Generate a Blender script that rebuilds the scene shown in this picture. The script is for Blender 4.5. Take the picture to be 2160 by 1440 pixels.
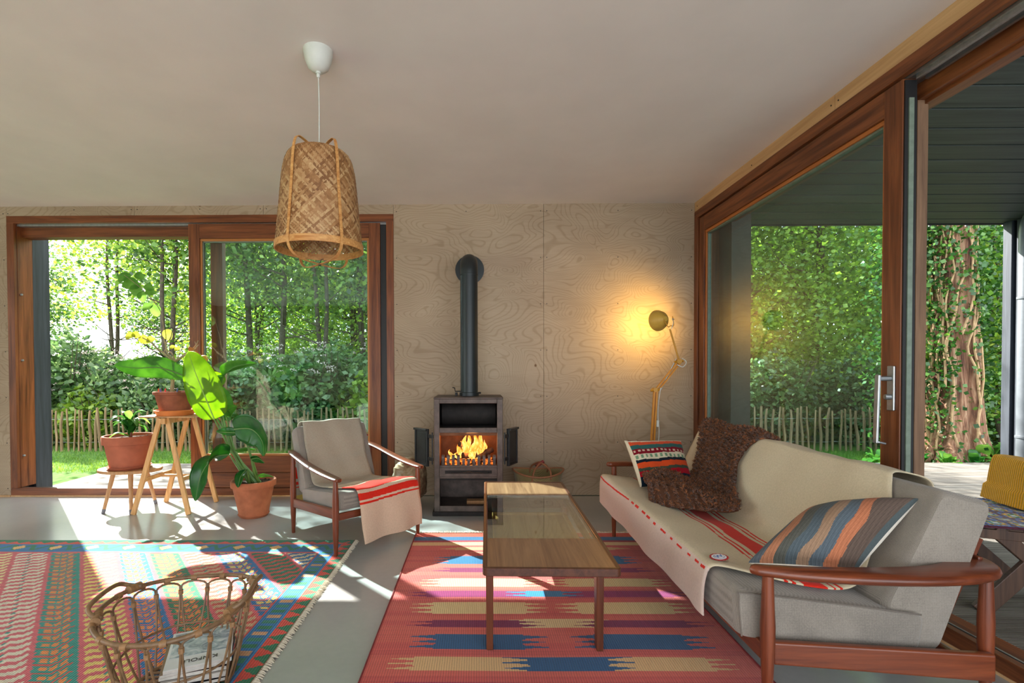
import bpy, math, random
import numpy as np
from mathutils import Vector, Matrix
for o in list(bpy.data.objects): bpy.data.objects.remove(o, do_unlink=True)
scene = bpy.context.scene
COL = scene.collection
PI = math.pi

# ---------------------------------------------------------------- camera
F = 1050.0; CX = 1001.04; CY = 796.72; EYE = 1.25
CM = Matrix(((0.9999620, -0.0026696, -0.0082989), (0.0082559, -0.0157220, 0.9998423), (-0.0027997, -0.9998728, -0.0156994)))
cam_d = bpy.data.cameras.new('camera'); cam = bpy.data.objects.new('camera', cam_d); COL.objects.link(cam)
cam_d.sensor_width = 36.0; cam_d.sensor_fit = 'HORIZONTAL'; cam_d.lens = 36.0*F/2160
cam_d.shift_x = (1080-CX)/2160; cam_d.shift_y = (CY-720)/2160
cam_d.clip_start = 0.05; cam_d.clip_end = 300
R3 = Matrix((CM.col[0], -CM.col[1], -CM.col[2])).transposed()
cam.matrix_world = Matrix.Translation((0, 0, EYE)) @ R3.to_4x4()
scene.camera = cam
def at(x, y, Y):
    'point on the plane at depth Y that the pixel shows (layout measured from the photograph)'
    d = CM @ Vector(((x-CX)/F, (y-CY)/F, 1)); t = Y/d.y
    return Vector((d.x*t, Y, EYE+d.z*t))

# ---------------------------------------------------------------- world, sun, exposure
SUN_DIR = Vector((0.70, -0.71, -0.76)).normalized()
w = bpy.data.worlds.new('world'); scene.world = w; w.use_nodes = True
nt = w.node_tree; bg = nt.nodes['Background']
sky = nt.nodes.new('ShaderNodeTexSky'); sky.sky_type = 'HOSEK_WILKIE'; sky.turbidity = 4.0; sky.ground_albedo = 0.35
sky.sun_direction = (-SUN_DIR)
mx = nt.nodes.new('ShaderNodeMix'); mx.data_type = 'RGBA'; mx.inputs[0].default_value = 0.72
nt.links.new(sky.outputs[0], mx.inputs[6]); mx.inputs[7].default_value = (0.93, 0.97, 1.0, 1)
nt.links.new(mx.outputs[2], bg.inputs[0]); bg.inputs[1].default_value = 3.4
sd = bpy.data.lights.new('sun', 'SUN'); sd.energy = 14.0; sd.angle = math.radians(0.6); sd.color = (1.0, 0.95, 0.86)
so = bpy.data.objects.new('sun', sd); COL.objects.link(so); so.location = (-9, 12, 12)
so.rotation_euler = SUN_DIR.to_track_quat('-Z', 'Y').to_euler()
scene.view_settings.view_transform = 'Standard'; scene.view_settings.look = 'None'
scene.view_settings.exposure = 0.95; scene.view_settings.gamma = 1.0; scene.view_settings.use_curve_mapping = False
scene.render.engine = 'CYCLES'
scene.cycles.max_bounces = 12; scene.cycles.diffuse_bounces = 6; scene.cycles.glossy_bounces = 4
scene.cycles.transparent_max_bounces = 16; scene.cycles.transmission_bounces = 6
scene.cycles.sample_clamp_indirect = 6.0; scene.cycles.caustics_reflective = False; scene.cycles.caustics_refractive = False
scene.cycles.use_denoising = True

# ---------------------------------------------------------------- helpers
def lin(c):
    return tuple((v/255/12.92 if v/255 <= 0.04045 else ((v/255+0.055)/1.055)**2.4) for v in c)
def tag(o, label=None, cat=None, group=None, kind=None):
    if label: o['label'] = label
    if cat: o['category'] = cat
    if group: o['group'] = group
    if kind: o['kind'] = kind
    return o
def thing(name, label, cat, loc=(0, 0, 0), rz=0, group=None):
    o = bpy.data.objects.new(name, None); COL.objects.link(o); o.empty_display_size = 0.1
    o.location = loc; o.rotation_euler = (0, 0, rz)
    return tag(o, label, cat, group)
def base_matrix(o):
    m = Matrix.Identity(4)
    while o is not None:
        m = (Matrix.Translation(o.location) @ o.rotation_euler.to_matrix().to_4x4()) @ m; o = o.parent
    return m
def link_mesh(name, me, mats, parent=None, world=False, origin=None):
    if not isinstance(mats, (list, tuple)): mats = [mats]
    for m in mats: me.materials.append(m)
    ob = bpy.data.objects.new(name, me); COL.objects.link(ob)
    if parent is not None:
        ob.parent = parent
        if world: me.transform(base_matrix(parent).inverted())
    elif origin is not None:
        me.transform(Matrix.Translation(-Vector(origin))); ob.location = origin
    return ob
def catmull(pts, n):
    P = [Vector(p) for p in pts]
    if len(P) < 3: return [P[0].lerp(P[-1], i/(n-1)) for i in range(n)]
    out = []
    for i in range(n):
        s = i/(n-1)*(len(P)-1); k = min(int(s), len(P)-2); t = s-k
        p0 = P[max(k-1, 0)]; p1 = P[k]; p2 = P[k+1]; p3 = P[min(k+2, len(P)-1)]
        out.append(0.5*((2*p1)+(p2-p0)*t+(2*p0-5*p1+4*p2-p3)*t*t+(3*p1-p0-3*p2+p3)*t**3))
    return out
class MB:
    def __init__(s): s.v = []; s.f = []; s.m = []; s.mi = 0
    def add(s, vs, fs):
        b = len(s.v); s.v += [tuple(v) for v in vs]; s.f += [tuple(b+i for i in f) for f in fs]; s.m += [s.mi]*len(fs); return s
    def box(s, lo, hi, M=None):
        x0, y0, z0 = lo; x1, y1, z1 = hi
        vs = [(x0,y0,z0),(x1,y0,z0),(x1,y1,z0),(x0,y1,z0),(x0,y0,z1),(x1,y0,z1),(x1,y1,z1),(x0,y1,z1)]
        if M is not None: vs = [M @ Vector(v) for v in vs]
        return s.add(vs, [(0,3,2,1),(4,5,6,7),(0,1,5,4),(1,2,6,5),(2,3,7,6),(3,0,4,7)])
    def beam(s, a, b, w, h, up=(0, 0, 1), w2=None, h2=None):
        a = Vector(a); b = Vector(b); d = (b-a).normalized(); u = Vector(up)
        sd_ = d.cross(u)
        if sd_.length < 1e-4: sd_ = d.cross(Vector((0, 1, 0)))
        sd_.normalize(); u = sd_.cross(d).normalized(); w2 = w2 or w; h2 = h2 or h
        vs = []
        for p, ww, hh in ((a, w, h), (b, w2, h2)):
            for i, j in ((-1,-1),(1,-1),(1,1),(-1,1)): vs.append(p+sd_*(i*ww/2)+u*(j*hh/2))
        return s.add(vs, [(0,1,2,3),(7,6,5,4),(0,4,5,1),(1,5,6,2),(2,6,7,3),(3,7,4,0)])
    def tube(s, pts, r, n=10, smooth=0, caps=True, flat=None, up0=None):
        P = [Vector(p) for p in pts]
        if smooth: P = catmull(P, smooth)
        m = len(P); rr = r if isinstance(r, (list, tuple)) else [r]*2
        if len(rr) != m:
            k = len(rr)-1; rr = [rr[min(int(i/(m-1)*k), k-1)]*(1-((i/(m-1)*k)-min(int(i/(m-1)*k), k-1)))+rr[min(int(i/(m-1)*k), k-1)+1]*((i/(m-1)*k)-min(int(i/(m-1)*k), k-1)) for i in range(m)]
        T = [(P[min(i+1, m-1)]-P[max(i-1, 0)]).normalized() for i in range(m)]
        u = Vector(up0) if up0 is not None else (Vector((0,0,1)) if abs(T[0].z) < 0.9 else Vector((1,0,0)))
        vs = []
        for i in range(m):
            u = (u-T[i]*u.dot(T[i])); u.normalize(); b = T[i].cross(u)
            for j in range(n):
                a = 2*PI*j/n; ca = math.cos(a)*(flat or 1)
                vs.append(P[i]+(u*ca+b*math.sin(a))*rr[i])
        fs = [(i*n+j, i*n+(j+1) % n, (i+1)*n+(j+1) % n, (i+1)*n+j) for i in range(m-1) for j in range(n)]
        if caps: fs += [tuple(reversed(range(n))), tuple((m-1)*n+j for j in range(n))]
        return s.add(vs, fs)
    def ribbon(s, pts, w, t, up, smooth=0):
        'flat band: width w along up x tangent, thickness t'
        P = [Vector(p) for p in pts]
        if smooth: P = catmull(P, smooth)
        m = len(P); vs = []
        for i in range(m):
            T = (P[min(i+1, m-1)]-P[max(i-1, 0)]).normalized(); sdv = Vector(up).normalized(); nrm = T.cross(sdv).normalized()
            for a, b in ((-1,-1),(1,-1),(1,1),(-1,1)): vs.append(P[i]+sdv*(a*w/2)+nrm*(b*t/2))
        fs = [(i*4+j, i*4+(j+1) % 4, (i+1)*4+(j+1) % 4, (i+1)*4+j) for i in range(m-1) for j in range(4)]
        fs += [(3,2,1,0), tuple((m-1)*4+j for j in range(4))]
        return s.add(vs, fs)
    def lathe(s, prof, n=32, c=(0, 0, 0), M=None, sx=1, sy=1, cap=True):
        vs = []; m = len(prof)
        for r, z in prof:
            for j in range(n):
                a = 2*PI*j/n; vs.append(Vector((c[0]+r*math.cos(a)*sx, c[1]+r*math.sin(a)*sy, c[2]+z)))
        if M is not None: vs = [M @ v for v in vs]
        fs = [(i*n+j, i*n+(j+1) % n, (i+1)*n+(j+1) % n, (i+1)*n+j) for i in range(m-1) for j in range(n)]
        if cap and prof[0][0] > 1e-4: fs.append(tuple(reversed(range(n))))
        if cap and prof[-1][0] > 1e-4: fs.append(tuple((m-1)*n+j for j in range(n)))
        return s.add(vs, fs)
    def prism(s, poly, z0, z1, M=None):
        n = len(poly); vs = [Vector((p[0], p[1], z0)) for p in poly]+[Vector((p[0], p[1], z1)) for p in poly]
        if M is not None: vs = [M @ v for v in vs]
        return s.add(vs, [tuple(reversed(range(n))), tuple(range(n, 2*n))]+[(i, (i+1) % n, n+(i+1) % n, n+i) for i in range(n)])
    def grid(s, fn, nu, nv):
        vs = [fn(i/(nu-1), j/(nv-1)) for i in range(nu) for j in range(nv)]
        return s.add(vs, [(i*nv+j, (i+1)*nv+j, (i+1)*nv+j+1, i*nv+j+1) for i in range(nu-1) for j in range(nv-1)])
    def build(s, name, mats, parent=None, smooth=True, bevel=0, seg=2, world=False, origin=None, solid=0, sub=0, offs=-1, angle=40):
        me = bpy.data.meshes.new(name); me.from_pydata(s.v, [], s.f); me.validate()
        me.polygons.foreach_set('material_index', s.m[:len(me.polygons)])
        ob = link_mesh(name, me, mats, parent, world, origin)
        if smooth:
            me.shade_smooth()
            try: me.set_sharp_from_angle(angle=math.radians(angle))
            except Exception: pass
        if solid: md = ob.modifiers.new('solid', 'SOLIDIFY'); md.thickness = solid; md.offset = offs
        if sub: md = ob.modifiers.new('sub', 'SUBSURF'); md.levels = sub; md.render_levels = sub
        if bevel: md = ob.modifiers.new('bevel', 'BEVEL'); md.width = bevel; md.segments = seg; md.limit_method = 'ANGLE'; md.angle_limit = math.radians(35)
        return ob
def np_mesh(name, V, Q, mats, parent=None, smooth=False, loc=None, cols=None, midx=None, world=False):
    me = bpy.data.meshes.new(name); V = np.asarray(V, dtype=np.float32); Q = np.asarray(Q, dtype=np.int32)
    me.vertices.add(len(V)); me.vertices.foreach_set('co', V.ravel())
    k = Q.shape[1]; me.loops.add(Q.size); me.loops.foreach_set('vertex_index', Q.ravel())
    me.polygons.add(len(Q)); me.polygons.foreach_set('loop_start', np.arange(0, Q.size, k, dtype=np.int32))
    if midx is not None: me.polygons.foreach_set('material_index', np.asarray(midx, dtype=np.int32))
    me.update(calc_edges=True)
    if smooth: me.shade_smooth()
    if cols is not None:
        at_ = me.color_attributes.new('Col', 'FLOAT_COLOR', 'CORNER')
        c4 = np.ones((len(Q), k, 4), dtype=np.float32); c4[:, :, :3] = np.asarray(cols, dtype=np.float32)[:, None, :]
        at_.data.foreach_set('color', c4.ravel())
    ob = link_mesh(name, me, mats, parent, world)
    if loc is not None: ob.location = loc
    return ob
def dup(o, parent=None):
    c = o.copy(); COL.objects.link(c); c.parent = parent
    for ch in [x for x in bpy.data.objects if x.parent == o]: dup(ch, c)
    return c
def struct(o): return tag(o, kind='structure')

# ---------------------------------------------------------------- materials
MATS = {}
def mat(name):
    m = bpy.data.materials.new(name); m.use_nodes = True; t = m.node_tree
    return m, t, t.nodes['Principled BSDF']
def nd(t, typ, **kw):
    n = t.nodes.new(typ)
    for k, v in kw.items():
        if k.startswith('_'): n.inputs[k[1:].replace('_', ' ')].default_value = v
        else: setattr(n, k, v)
    return n
def coords(t, scale=(1, 1, 1), rot=(0, 0, 0), which='Object'):
    c = nd(t, 'ShaderNodeTexCoord'); mp = nd(t, 'ShaderNodeMapping'); mp.inputs['Scale'].default_value = scale; mp.inputs['Rotation'].default_value = rot
    t.links.new(c.outputs[which], mp.inputs['Vector']); return mp.outputs[0]
def ramp(t, fac, stops):
    r = nd(t, 'ShaderNodeValToRGB'); e = r.color_ramp.elements
    while len(e) > 1: e.remove(e[-1])
    e[0].position = stops[0][0]; e[0].color = (*stops[0][1], 1)
    for p, c in stops[1:]: x = e.new(p); x.color = (*c, 1)
    t.links.new(fac, r.inputs[0]); return r.outputs[0]
def noise(t, vec, scale, detail=4, rough=0.55, dist=0.0):
    n = nd(t, 'ShaderNodeTexNoise', _Scale=scale, _Detail=detail, _Roughness=rough, _Distortion=dist)
    if vec is not None: t.links.new(vec, n.inputs['Vector'])
    return n.outputs[0]
def math_(t, op, a, b=None, c=None):
    n = nd(t, 'ShaderNodeMath', operation=op)
    for i, x in enumerate((a, b, c)):
        if x is None: continue
        if isinstance(x, (int, float)): n.inputs[i].default_value = x
        else: t.links.new(x, n.inputs[i])
    return n.outputs[0]
def mixc(t, fac, a, b, mode='MIX'):
    n = nd(t, 'ShaderNodeMix', data_type='RGBA', blend_type=mode)
    for i, x in ((0, fac), (6, a), (7, b)):
        if isinstance(x, (int, float)): n.inputs[i].default_value = x
        elif isinstance(x, tuple): n.inputs[i].default_value = (*x[:3], 1)
        else: t.links.new(x, n.inputs[i])
    return n.outputs[2]
def bump(t, bsdf, h, strength=0.3, dist=0.01):
    b = nd(t, 'ShaderNodeBump', _Strength=strength, _Distance=dist); t.links.new(h, b.inputs['Height'])
    t.links.new(b.outputs[0], bsdf.inputs['Normal'])
def wood(name, c1, c2, axis='z', scale=1.0, rough=0.4, contrast=1.0, coat=0.0, spec=0.4, wear=None):
    m, t, b = mat(name); s = [14*scale]*3; s['xyz'.index(axis)] = 0.9*scale
    v = coords(t, tuple(s)); a = noise(t, v, 1.6, 5, 0.6, 0.6)
    s2 = [90*scale]*3; s2['xyz'.index(axis)] = 2.5*scale
    v2 = coords(t, tuple(s2)); g = noise(t, v2, 1.0, 3)
    f = math_(t, 'MULTIPLY_ADD', a, 0.75, math_(t, 'MULTIPLY', g, 0.25))
    lo = 0.5-0.16/contrast; hi = 0.5+0.16/contrast
    c = ramp(t, f, [(lo, lin(c1)), (hi, lin(c2))])
    t.links.new(c, b.inputs['Base Color']); b.inputs['Roughness'].default_value = rough
    b.inputs['Specular IOR Level'].default_value = spec; b.inputs['Coat Weight'].default_value = coat; b.inputs['Coat Roughness'].default_value = 0.2
    bump(t, b, f, 0.15, 0.004); return m
def plain(name, c, rough=0.5, metal=0.0, nscale=30, var=0.12, bmp=0.1, spec=0.5, sheen=0.0):
    m, t, b = mat(name); v = coords(t); n = noise(t, v, nscale, 4)
    k = lin(c); d = tuple(x*(1-var) for x in k); u = tuple(min(1, x*(1+var)) for x in k)
    t.links.new(ramp(t, n, [(0.35, d), (0.65, u)]), b.inputs['Base Color']); b.inputs['Roughness'].default_value = rough
    b.inputs['Metallic'].default_value = metal; b.inputs['Specular IOR Level'].default_value = spec; b.inputs['Sheen Weight'].default_value = sheen
    if bmp: bump(t, b, n, bmp, 0.005)
    return m
def fabric(name, c, c2=None, scale=260, rough=0.95, mottled=0.15, stripes=None):
    m, t, b = mat(name); v = coords(t); c2 = c2 or tuple(int(x*0.72) for x in c)
    wx = nd(t, 'ShaderNodeTexWave', wave_type='BANDS', bands_direction='X', _Scale=scale, _Distortion=1.5); t.links.new(v, wx.inputs[0])
    wy = nd(t, 'ShaderNodeTexWave', wave_type='BANDS', bands_direction='Z', _Scale=scale, _Distortion=1.5); t.links.new(v, wy.inputs[0])
    wz = nd(t, 'ShaderNodeTexWave', wave_type='BANDS', bands_direction='Y', _Scale=scale, _Distortion=1.5); t.links.new(v, wz.inputs[0])
    h = math_(t, 'MULTIPLY', math_(t, 'ADD', math_(t, 'ADD', wx.outputs[1], wy.outputs[1]), wz.outputs[1]), 0.33)
    n = noise(t, v, 9, 5); n2 = noise(t, v, 420, 2)
    f = math_(t, 'ADD', math_(t, 'MULTIPLY', h, 0.45), math_(t, 'ADD', math_(t, 'MULTIPLY', n, 0.25), math_(t, 'MULTIPLY', n2, 0.3)))
    t.links.new(ramp(t, f, [(0.3, lin(c2)), (0.62, lin(c))]), b.inputs['Base Color']); b.inputs['Roughness'].default_value = rough
    b.inputs['Specular IOR Level'].default_value = 0.15; b.inputs['Sheen Weight'].default_value = 0.3
    bump(t, b, f, 0.5, 0.003); return m
def colmat(name, rough=0.95, nscale=180, bmp=0.5, var=0.25, ribs=None, sheen=0.2):
    'woven or knitted surface whose yarn colours are stored on the mesh'
    m, t, b = mat(name); a = nd(t, 'ShaderNodeVertexColor'); a.layer_name = 'Col'; v = coords(t)
    n = noise(t, v, nscale, 3); h = n
    if ribs:
        wv = nd(t, 'ShaderNodeTexWave', wave_type='BANDS', bands_direction=ribs[0], _Scale=ribs[1], _Distortion=0.6); t.links.new(v, wv.inputs[0])
        h = math_(t, 'ADD', math_(t, 'MULTIPLY', wv.outputs[1], 0.6), math_(t, 'MULTIPLY', n, 0.5))
    g = ramp(t, h, [(0.25, (1-var,)*3), (0.7, (1+var*0.3,)*3)])
    t.links.new(mixc(t, 1.0, a.outputs[0], g, 'MULTIPLY'), b.inputs['Base Color']); b.inputs['Roughness'].default_value = rough
    b.inputs['Specular IOR Level'].default_value = 0.1; b.inputs['Sheen Weight'].default_value = sheen
    bump(t, b, h, bmp, 0.004); return m
def leafmat(name, c1, c2, trans=0.45, rough=0.45, nscale=6, veins=False):
    m, t, b = mat(name); v = coords(t); n = noise(t, v, nscale, 3)
    c = ramp(t, n, [(0.35, lin(c1)), (0.65, lin(c2))]); t.links.new(c, b.inputs['Base Color']); b.inputs['Roughness'].default_value = rough
    b.inputs['Specular IOR Level'].default_value = 0.35
    tr = nd(t, 'ShaderNodeBsdfTranslucent'); hs = nd(t, 'ShaderNodeHueSaturation', _Hue=0.465, _Saturation=1.0, _Value=2.05); t.links.new(c, hs.inputs['Color']); t.links.new(hs.outputs[0], tr.inputs[0])
    mxs = nd(t, 'ShaderNodeMixShader'); mxs.inputs[0].default_value = trans
    t.links.new(b.outputs[0], mxs.inputs[1]); t.links.new(tr.outputs[0], mxs.inputs[2]); t.links.new(mxs.outputs[0], t.nodes['Material Output'].inputs[0]); return m
def glassmat(name, tint=(0.93, 0.97, 0.96), refl=1.0):
    m, t, b = mat(name); t.nodes.remove(b)
    tr = nd(t, 'ShaderNodeBsdfTransparent'); tr.inputs[0].default_value = (*tint, 1)
    gl = nd(t, 'ShaderNodeBsdfGlossy'); gl.inputs['Roughness'].default_value = 0.0; gl.inputs[0].default_value = (1, 1, 1, 1)
    g = nd(t, 'ShaderNodeNewGeometry'); dp = nd(t, 'ShaderNodeVectorMath', operation='DOT_PRODUCT'); t.links.new(g.outputs['Incoming'], dp.inputs[0]); t.links.new(g.outputs['Normal'], dp.inputs[1])
    k = math_(t, 'POWER', math_(t, 'SUBTRACT', 1.0, math_(t, 'ABSOLUTE', dp.outputs['Value'])), 5.0)
    f = math_(t, 'MULTIPLY', math_(t, 'MULTIPLY_ADD', k, 0.95, 0.045), refl)
    ms = nd(t, 'ShaderNodeMixShader'); t.links.new(f, ms.inputs[0]); t.links.new(tr.outputs[0], ms.inputs[1]); t.links.new(gl.outputs[0], ms.inputs[2])
    t.links.new(ms.outputs[0], t.nodes['Material Output'].inputs[0]); return m
def plymat():
    m, t, b = mat('birch_plywood'); v = coords(t, (1.0, 1.0, 1.7)); n = noise(t, v, 1.35, 1.6, 0.4, 0.5)
    k = math_(t, 'MULTIPLY', n, 42); s = math_(t, 'SINE', math_(t, 'MULTIPLY', k, 6.283)); f = math_(t, 'MULTIPLY_ADD', s, 0.5, 0.5)
    fine = noise(t, coords(t, (3, 3, 60)), 2.0, 3); n2 = noise(t, v, 0.9, 3)
    line = ramp(t, f, [(0.0, (0.78, 0.74, 0.68)), (0.25, (1, 1, 1)), (1, (1.0, 1.0, 1.0))])
    base = ramp(t, math_(t, 'MULTIPLY_ADD', fine, 0.3, math_(t, 'MULTIPLY', n2, 0.7)), [(0.35, lin((152, 132, 110))), (0.65, lin((174, 155, 132)))])
    c = mixc(t, 0.75, base, mixc(t, 1.0, base, line, 'MULTIPLY'))
    vo = nd(t, 'ShaderNodeTexVoronoi', _Scale=1.6, feature='F1'); t.links.new(coords(t, (1.2, 1.2, 1)), vo.inputs['Vector'])
    kn = ramp(t, vo.outputs['Distance'], [(0.0, (0.25, 0.17, 0.1)), (0.018, (0.55, 0.42, 0.3)), (0.03, (1, 1, 1))])
    t.links.new(mixc(t, 1.0, c, kn, 'MULTIPLY'), b.inputs['Base Color']); b.inputs['Roughness'].default_value = 0.55; b.inputs['Specular IOR Level'].default_value = 0.25
    return m
def concretemat():
    m, t, b = mat('polished_concrete'); v = coords(t); n = noise(t, v, 1.1, 3, 0.5, 0.0); n2 = noise(t, v, 30, 2, 0.5)
    f = math_(t, 'MULTIPLY_ADD', n, 0.85, math_(t, 'MULTIPLY', n2, 0.15))
    t.links.new(ramp(t, f, [(0.35, lin((150, 152, 152))), (0.65, lin((172, 173, 171)))]), b.inputs['Base Color'])
    b.inputs['Roughness'].default_value = 0.28; b.inputs['Specular IOR Level'].default_value = 0.7; b.inputs['Coat Weight'].default_value = 0.35; b.inputs['Coat Roughness'].default_value = 0.16
    return m
M_ply = plymat(); M_conc = concretemat()
M_plaster = plain('ceiling_plaster', (224, 216, 210), 0.9, nscale=2.2, var=0.03, bmp=0.12, spec=0.2)
MAH1, MAH2 = (84, 42, 20), (138, 80, 44)
M_mx = wood('mahogany_x', MAH1, MAH2, 'x', 1, 0.38, 1.2); M_my = wood('mahogany_y', MAH1, MAH2, 'y', 1, 0.38, 1.2); M_mz = wood('mahogany_z', MAH1, MAH2, 'z', 1, 0.38, 1.2)
M_weath = wood('weathered_frame_wood', (92, 68, 52), (140, 108, 82), 'z', 1.2, 0.6)
M_black = plain('black_paint', (18, 18, 20), 0.5, nscale=40, bmp=0.05)
M_alu = plain('aluminium_rail', (170, 175, 178), 0.3, 0.9, bmp=0.02)
M_seal = plain('grey_green_seal', (118, 132, 118), 0.45, 0.2, bmp=0.02)
M_glass = glassmat('pane_glass', (0.81, 0.92, 0.93), 1.1)  # bluish tint stands in for the reflected haze over the panes
M_tglass = glassmat('table_glass', (0.86, 0.94, 0.91), 1.5)
M_teak = wood('teak', (84, 38, 22), (128, 64, 36), 'z', 1.6, 0.33, 1.0, 0.15)
M_teakx = wood('teak_long', (84, 38, 22), (128, 64, 36), 'x', 1.6, 0.33, 1.0, 0.15)
M_teaky = wood('teak_lengthwise', (84, 38, 22), (128, 64, 36), 'y', 1.6, 0.33, 1.0, 0.15)
M_table = wood('table_veneer', (112, 78, 54), (158, 120, 88), 'y', 1.3, 0.3, 1.0, 0.2)
M_tabled = wood('table_dark_edge', (64, 34, 22), (92, 52, 34), 'y', 1.5, 0.32)
M_tablez = wood('table_leg_wood', (70, 36, 24), (104, 58, 38), 'z', 1.5, 0.32)
M_beech = wood('pale_beech', (190, 138, 82), (222, 172, 112), 'z', 1.4, 0.4)
M_beechg = wood('worn_stool_wood', (160, 116, 76), (196, 150, 104), 'z', 1.4, 0.5)
M_terra = plain('terracotta', (166, 100, 70), 0.8, nscale=7, var=0.22, bmp=0.15, spec=0.2)
M_terra2 = plain('dark_terracotta', (140, 82, 60), 0.8, nscale=7, var=0.3, bmp=0.2, spec=0.2)
M_terra3 = plain('orange_terracotta', (206, 120, 62), 0.6, nscale=12, var=0.08, bmp=0.06, spec=0.3)
M_soil = plain('potting_soil', (58, 44, 34), 0.95, nscale=60, var=0.4, bmp=0.8, spec=0.1)
M_blackboard = wood('black_stained_board', (40, 44, 50), (62, 68, 76), 'z', 1.2, 0.5)
M_soffit = wood('dark_stained_soffit', (40, 46, 44), (80, 88, 84), 'x', 0.7, 0.5, 0.8)
M_pier = plain('grey_cladding', (104, 96, 86), 0.7, nscale=8, var=0.08)
M_white = plain('white_plastic', (214, 214, 208), 0.4, bmp=0.0, var=0.02)
M_zinc = plain('zinc_grey_pipe', (112, 118, 126), 0.4, 0.3, bmp=0.03, var=0.05)

# ================================================================ SETTING
XR = 2.12; YW = 4.919; ZC = 2.88; ZF = 2.788; XL1 = -4.677; XJ = -0.836; XS = 0.642
fl = MB(); fl.box((-6.6, -2.6, -0.1), (2.2, YW, 0.0)); struct(fl.build('floor', M_conc, smooth=False))
ce = MB(); ce.box((-6.6, -2.6, ZC), (2.36, YW+0.1, ZC+0.12)); struct(ce.build('ceiling', M_plaster, smooth=False))
# back wall of plywood sheets, split by hairline joints, pinned with dark screws
wb = MB(); T = 0.018
def sheet(x0, x1, z0, z1): wb.box((x0+0.0015, YW, z0), (x1-0.0015, YW+T, z1))
sheet(-6.6, XL1, 0.012, ZC); sheet(XJ, XS, 0.012, ZC); sheet(XS, XR, 0.012, ZC)
sheet(XL1, -3.40, ZF, ZC); sheet(-3.40, -2.12, ZF, ZC); sheet(-2.12, XJ, ZF, ZC)
wb.mi = 1; wb.box((-6.6, YW+T, 0), (XL1, YW+0.3, ZC)); wb.box((XJ, YW+T, 0), (2.30, YW+0.3, ZC)); wb.box((XL1, YW+T, ZF+0.002), (XJ, YW+0.3, ZC))
wb.mi = 2
def screw(x, z):
    wb.lathe([(0.0045, 0), (0.0045, 0.003), (0, 0.003)], 8, M=Matrix.Translation((x, YW-0.0005, z)) @ Matrix.Rotation(PI/2, 4, 'X'))
for xc in (XJ+0.03, XS-0.03, XS+0.03, XR-0.03, XL1-0.03, -4.66): 
    for k in range(7):
        if xc > -4.67 or k == 6: screw(xc, 0.08+k*0.455)
for xc in (-0.12, 1.37):
    for k in range(7): screw(xc, 0.08+k*0.455)
for xc in (-3.43, -3.37, -2.15, -2.09, -4.0, -2.75, -1.45): screw(xc, 2.845)
for k in range(6): screw(XL1-0.03, 0.08+k*0.455)
struct(wb.build('wall_back', [M_ply, M_pier, M_black], smooth=False))
wk = MB(); wk.box((-6.7, -2.7, 0), (-2.3, -2.6, ZC)); wk.box((-2.3, -2.7, 2.6), (2.2, -2.6, ZC)); struct(wk.build('wall_rear', M_ply, smooth=False))
# left wall and the strip of ply above the right opening
wl = MB(); wl.box((-6.7, 2.6, 0), (-6.6, YW+0.3, ZC)); wl.box((-6.7, -2.6, 0), (-6.6, -1.6, ZC)); wl.box((-6.7, -1.6, 2.5), (-6.6, 2.6, ZC)); struct(wl.build('wall_left', M_ply, smooth=False))
M_ply2 = wood('plywood_edge_strip', (186, 144, 98), (214, 174, 128), 'y', 0.8, 0.55)
wr = MB(); wr.box((XR, 3.0, ZF), (XR+T, YW-0.001, ZC)); wr.box((XR, -2.6, ZF), (XR+T, 2.997, ZC)); wr.mi = 1; wr.box((XR+T, -2.6, ZF+0.002), (XR+0.16, YW+0.1, ZC))
wr.mi = 2
for yy in (4.86, 3.9, 3.03, 2.97, 2.1, 1.4): wr.lathe([(0.0045, 0), (0.0045, 0.003), (0, 0.003)], 8, M=Matrix.Translation((XR, yy, 2.83)) @ Matrix.Rotation(-PI/2, 4, 'Y'))
struct(wr.build('wall_right', [M_ply2, M_pier, M_black], smooth=False))
bb = MB(); bb.box((-6.6, YW-0.012, 0), (XL1, YW, 0.012)); bb.box((XL1, YW-0.006, 0), (XJ, YW+0.05, 0.012)); bb.box((XR-0.006, -2.5, 0), (XR+0.05, YW, 0.012))
struct(bb.build('trim_1', M_ply2, smooth=False))

# ---- sliding door in the back wall (open on its left half)
def frame_x(name, x0, x1, y0, y1, z0, z1, b, mH, mV, bot=None, parent=None, bevel=0.004):
    m = MB(); bot = bot or b
    m.box((x0, y0, z1-b), (x1, y1, z1)); m.box((x0, y0, z0), (x1, y1, z0+bot)); m.mi = 1
    m.box((x0, y0, z0+bot), (x0+b, y1, z1-b)); m.box((x1-b, y0, z0+bot), (x1, y1, z1-b))
    return m.build(name, [mH, mV], parent, smooth=False, bevel=bevel)
d1 = bpy.data.objects.new('door_1', None); COL.objects.link(d1); d1.location = (-2.756, YW, 0); struct(d1)
def W(mb, name, mats, par, **k): return mb.build(name, mats, par, world=True, **k)
m = MB(); m.box((XL1, YW-0.004, ZF-0.072), (XJ, YW+0.03, ZF)); m.box((XL1, YW-0.004, 0.012), (XJ, YW+0.03, 0.083)); m.mi = 1
m.box((XL1, YW-0.004, 0.083), (XL1+0.072, YW+0.03, ZF-0.072)); m.box((XJ-0.072, YW-0.004, 0.083), (XJ, YW+0.03, ZF-0.072)); W(m, 'casing', [M_mx, M_mz], d1, smooth=False, bevel=0.003)
m = MB(); m.box((XL1, YW+0.085, 2.60), (XJ, YW+0.20, ZF)); m.box((XL1, YW+0.085, 0.0), (XJ, YW+0.20, 0.05)); m.mi = 1
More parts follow.
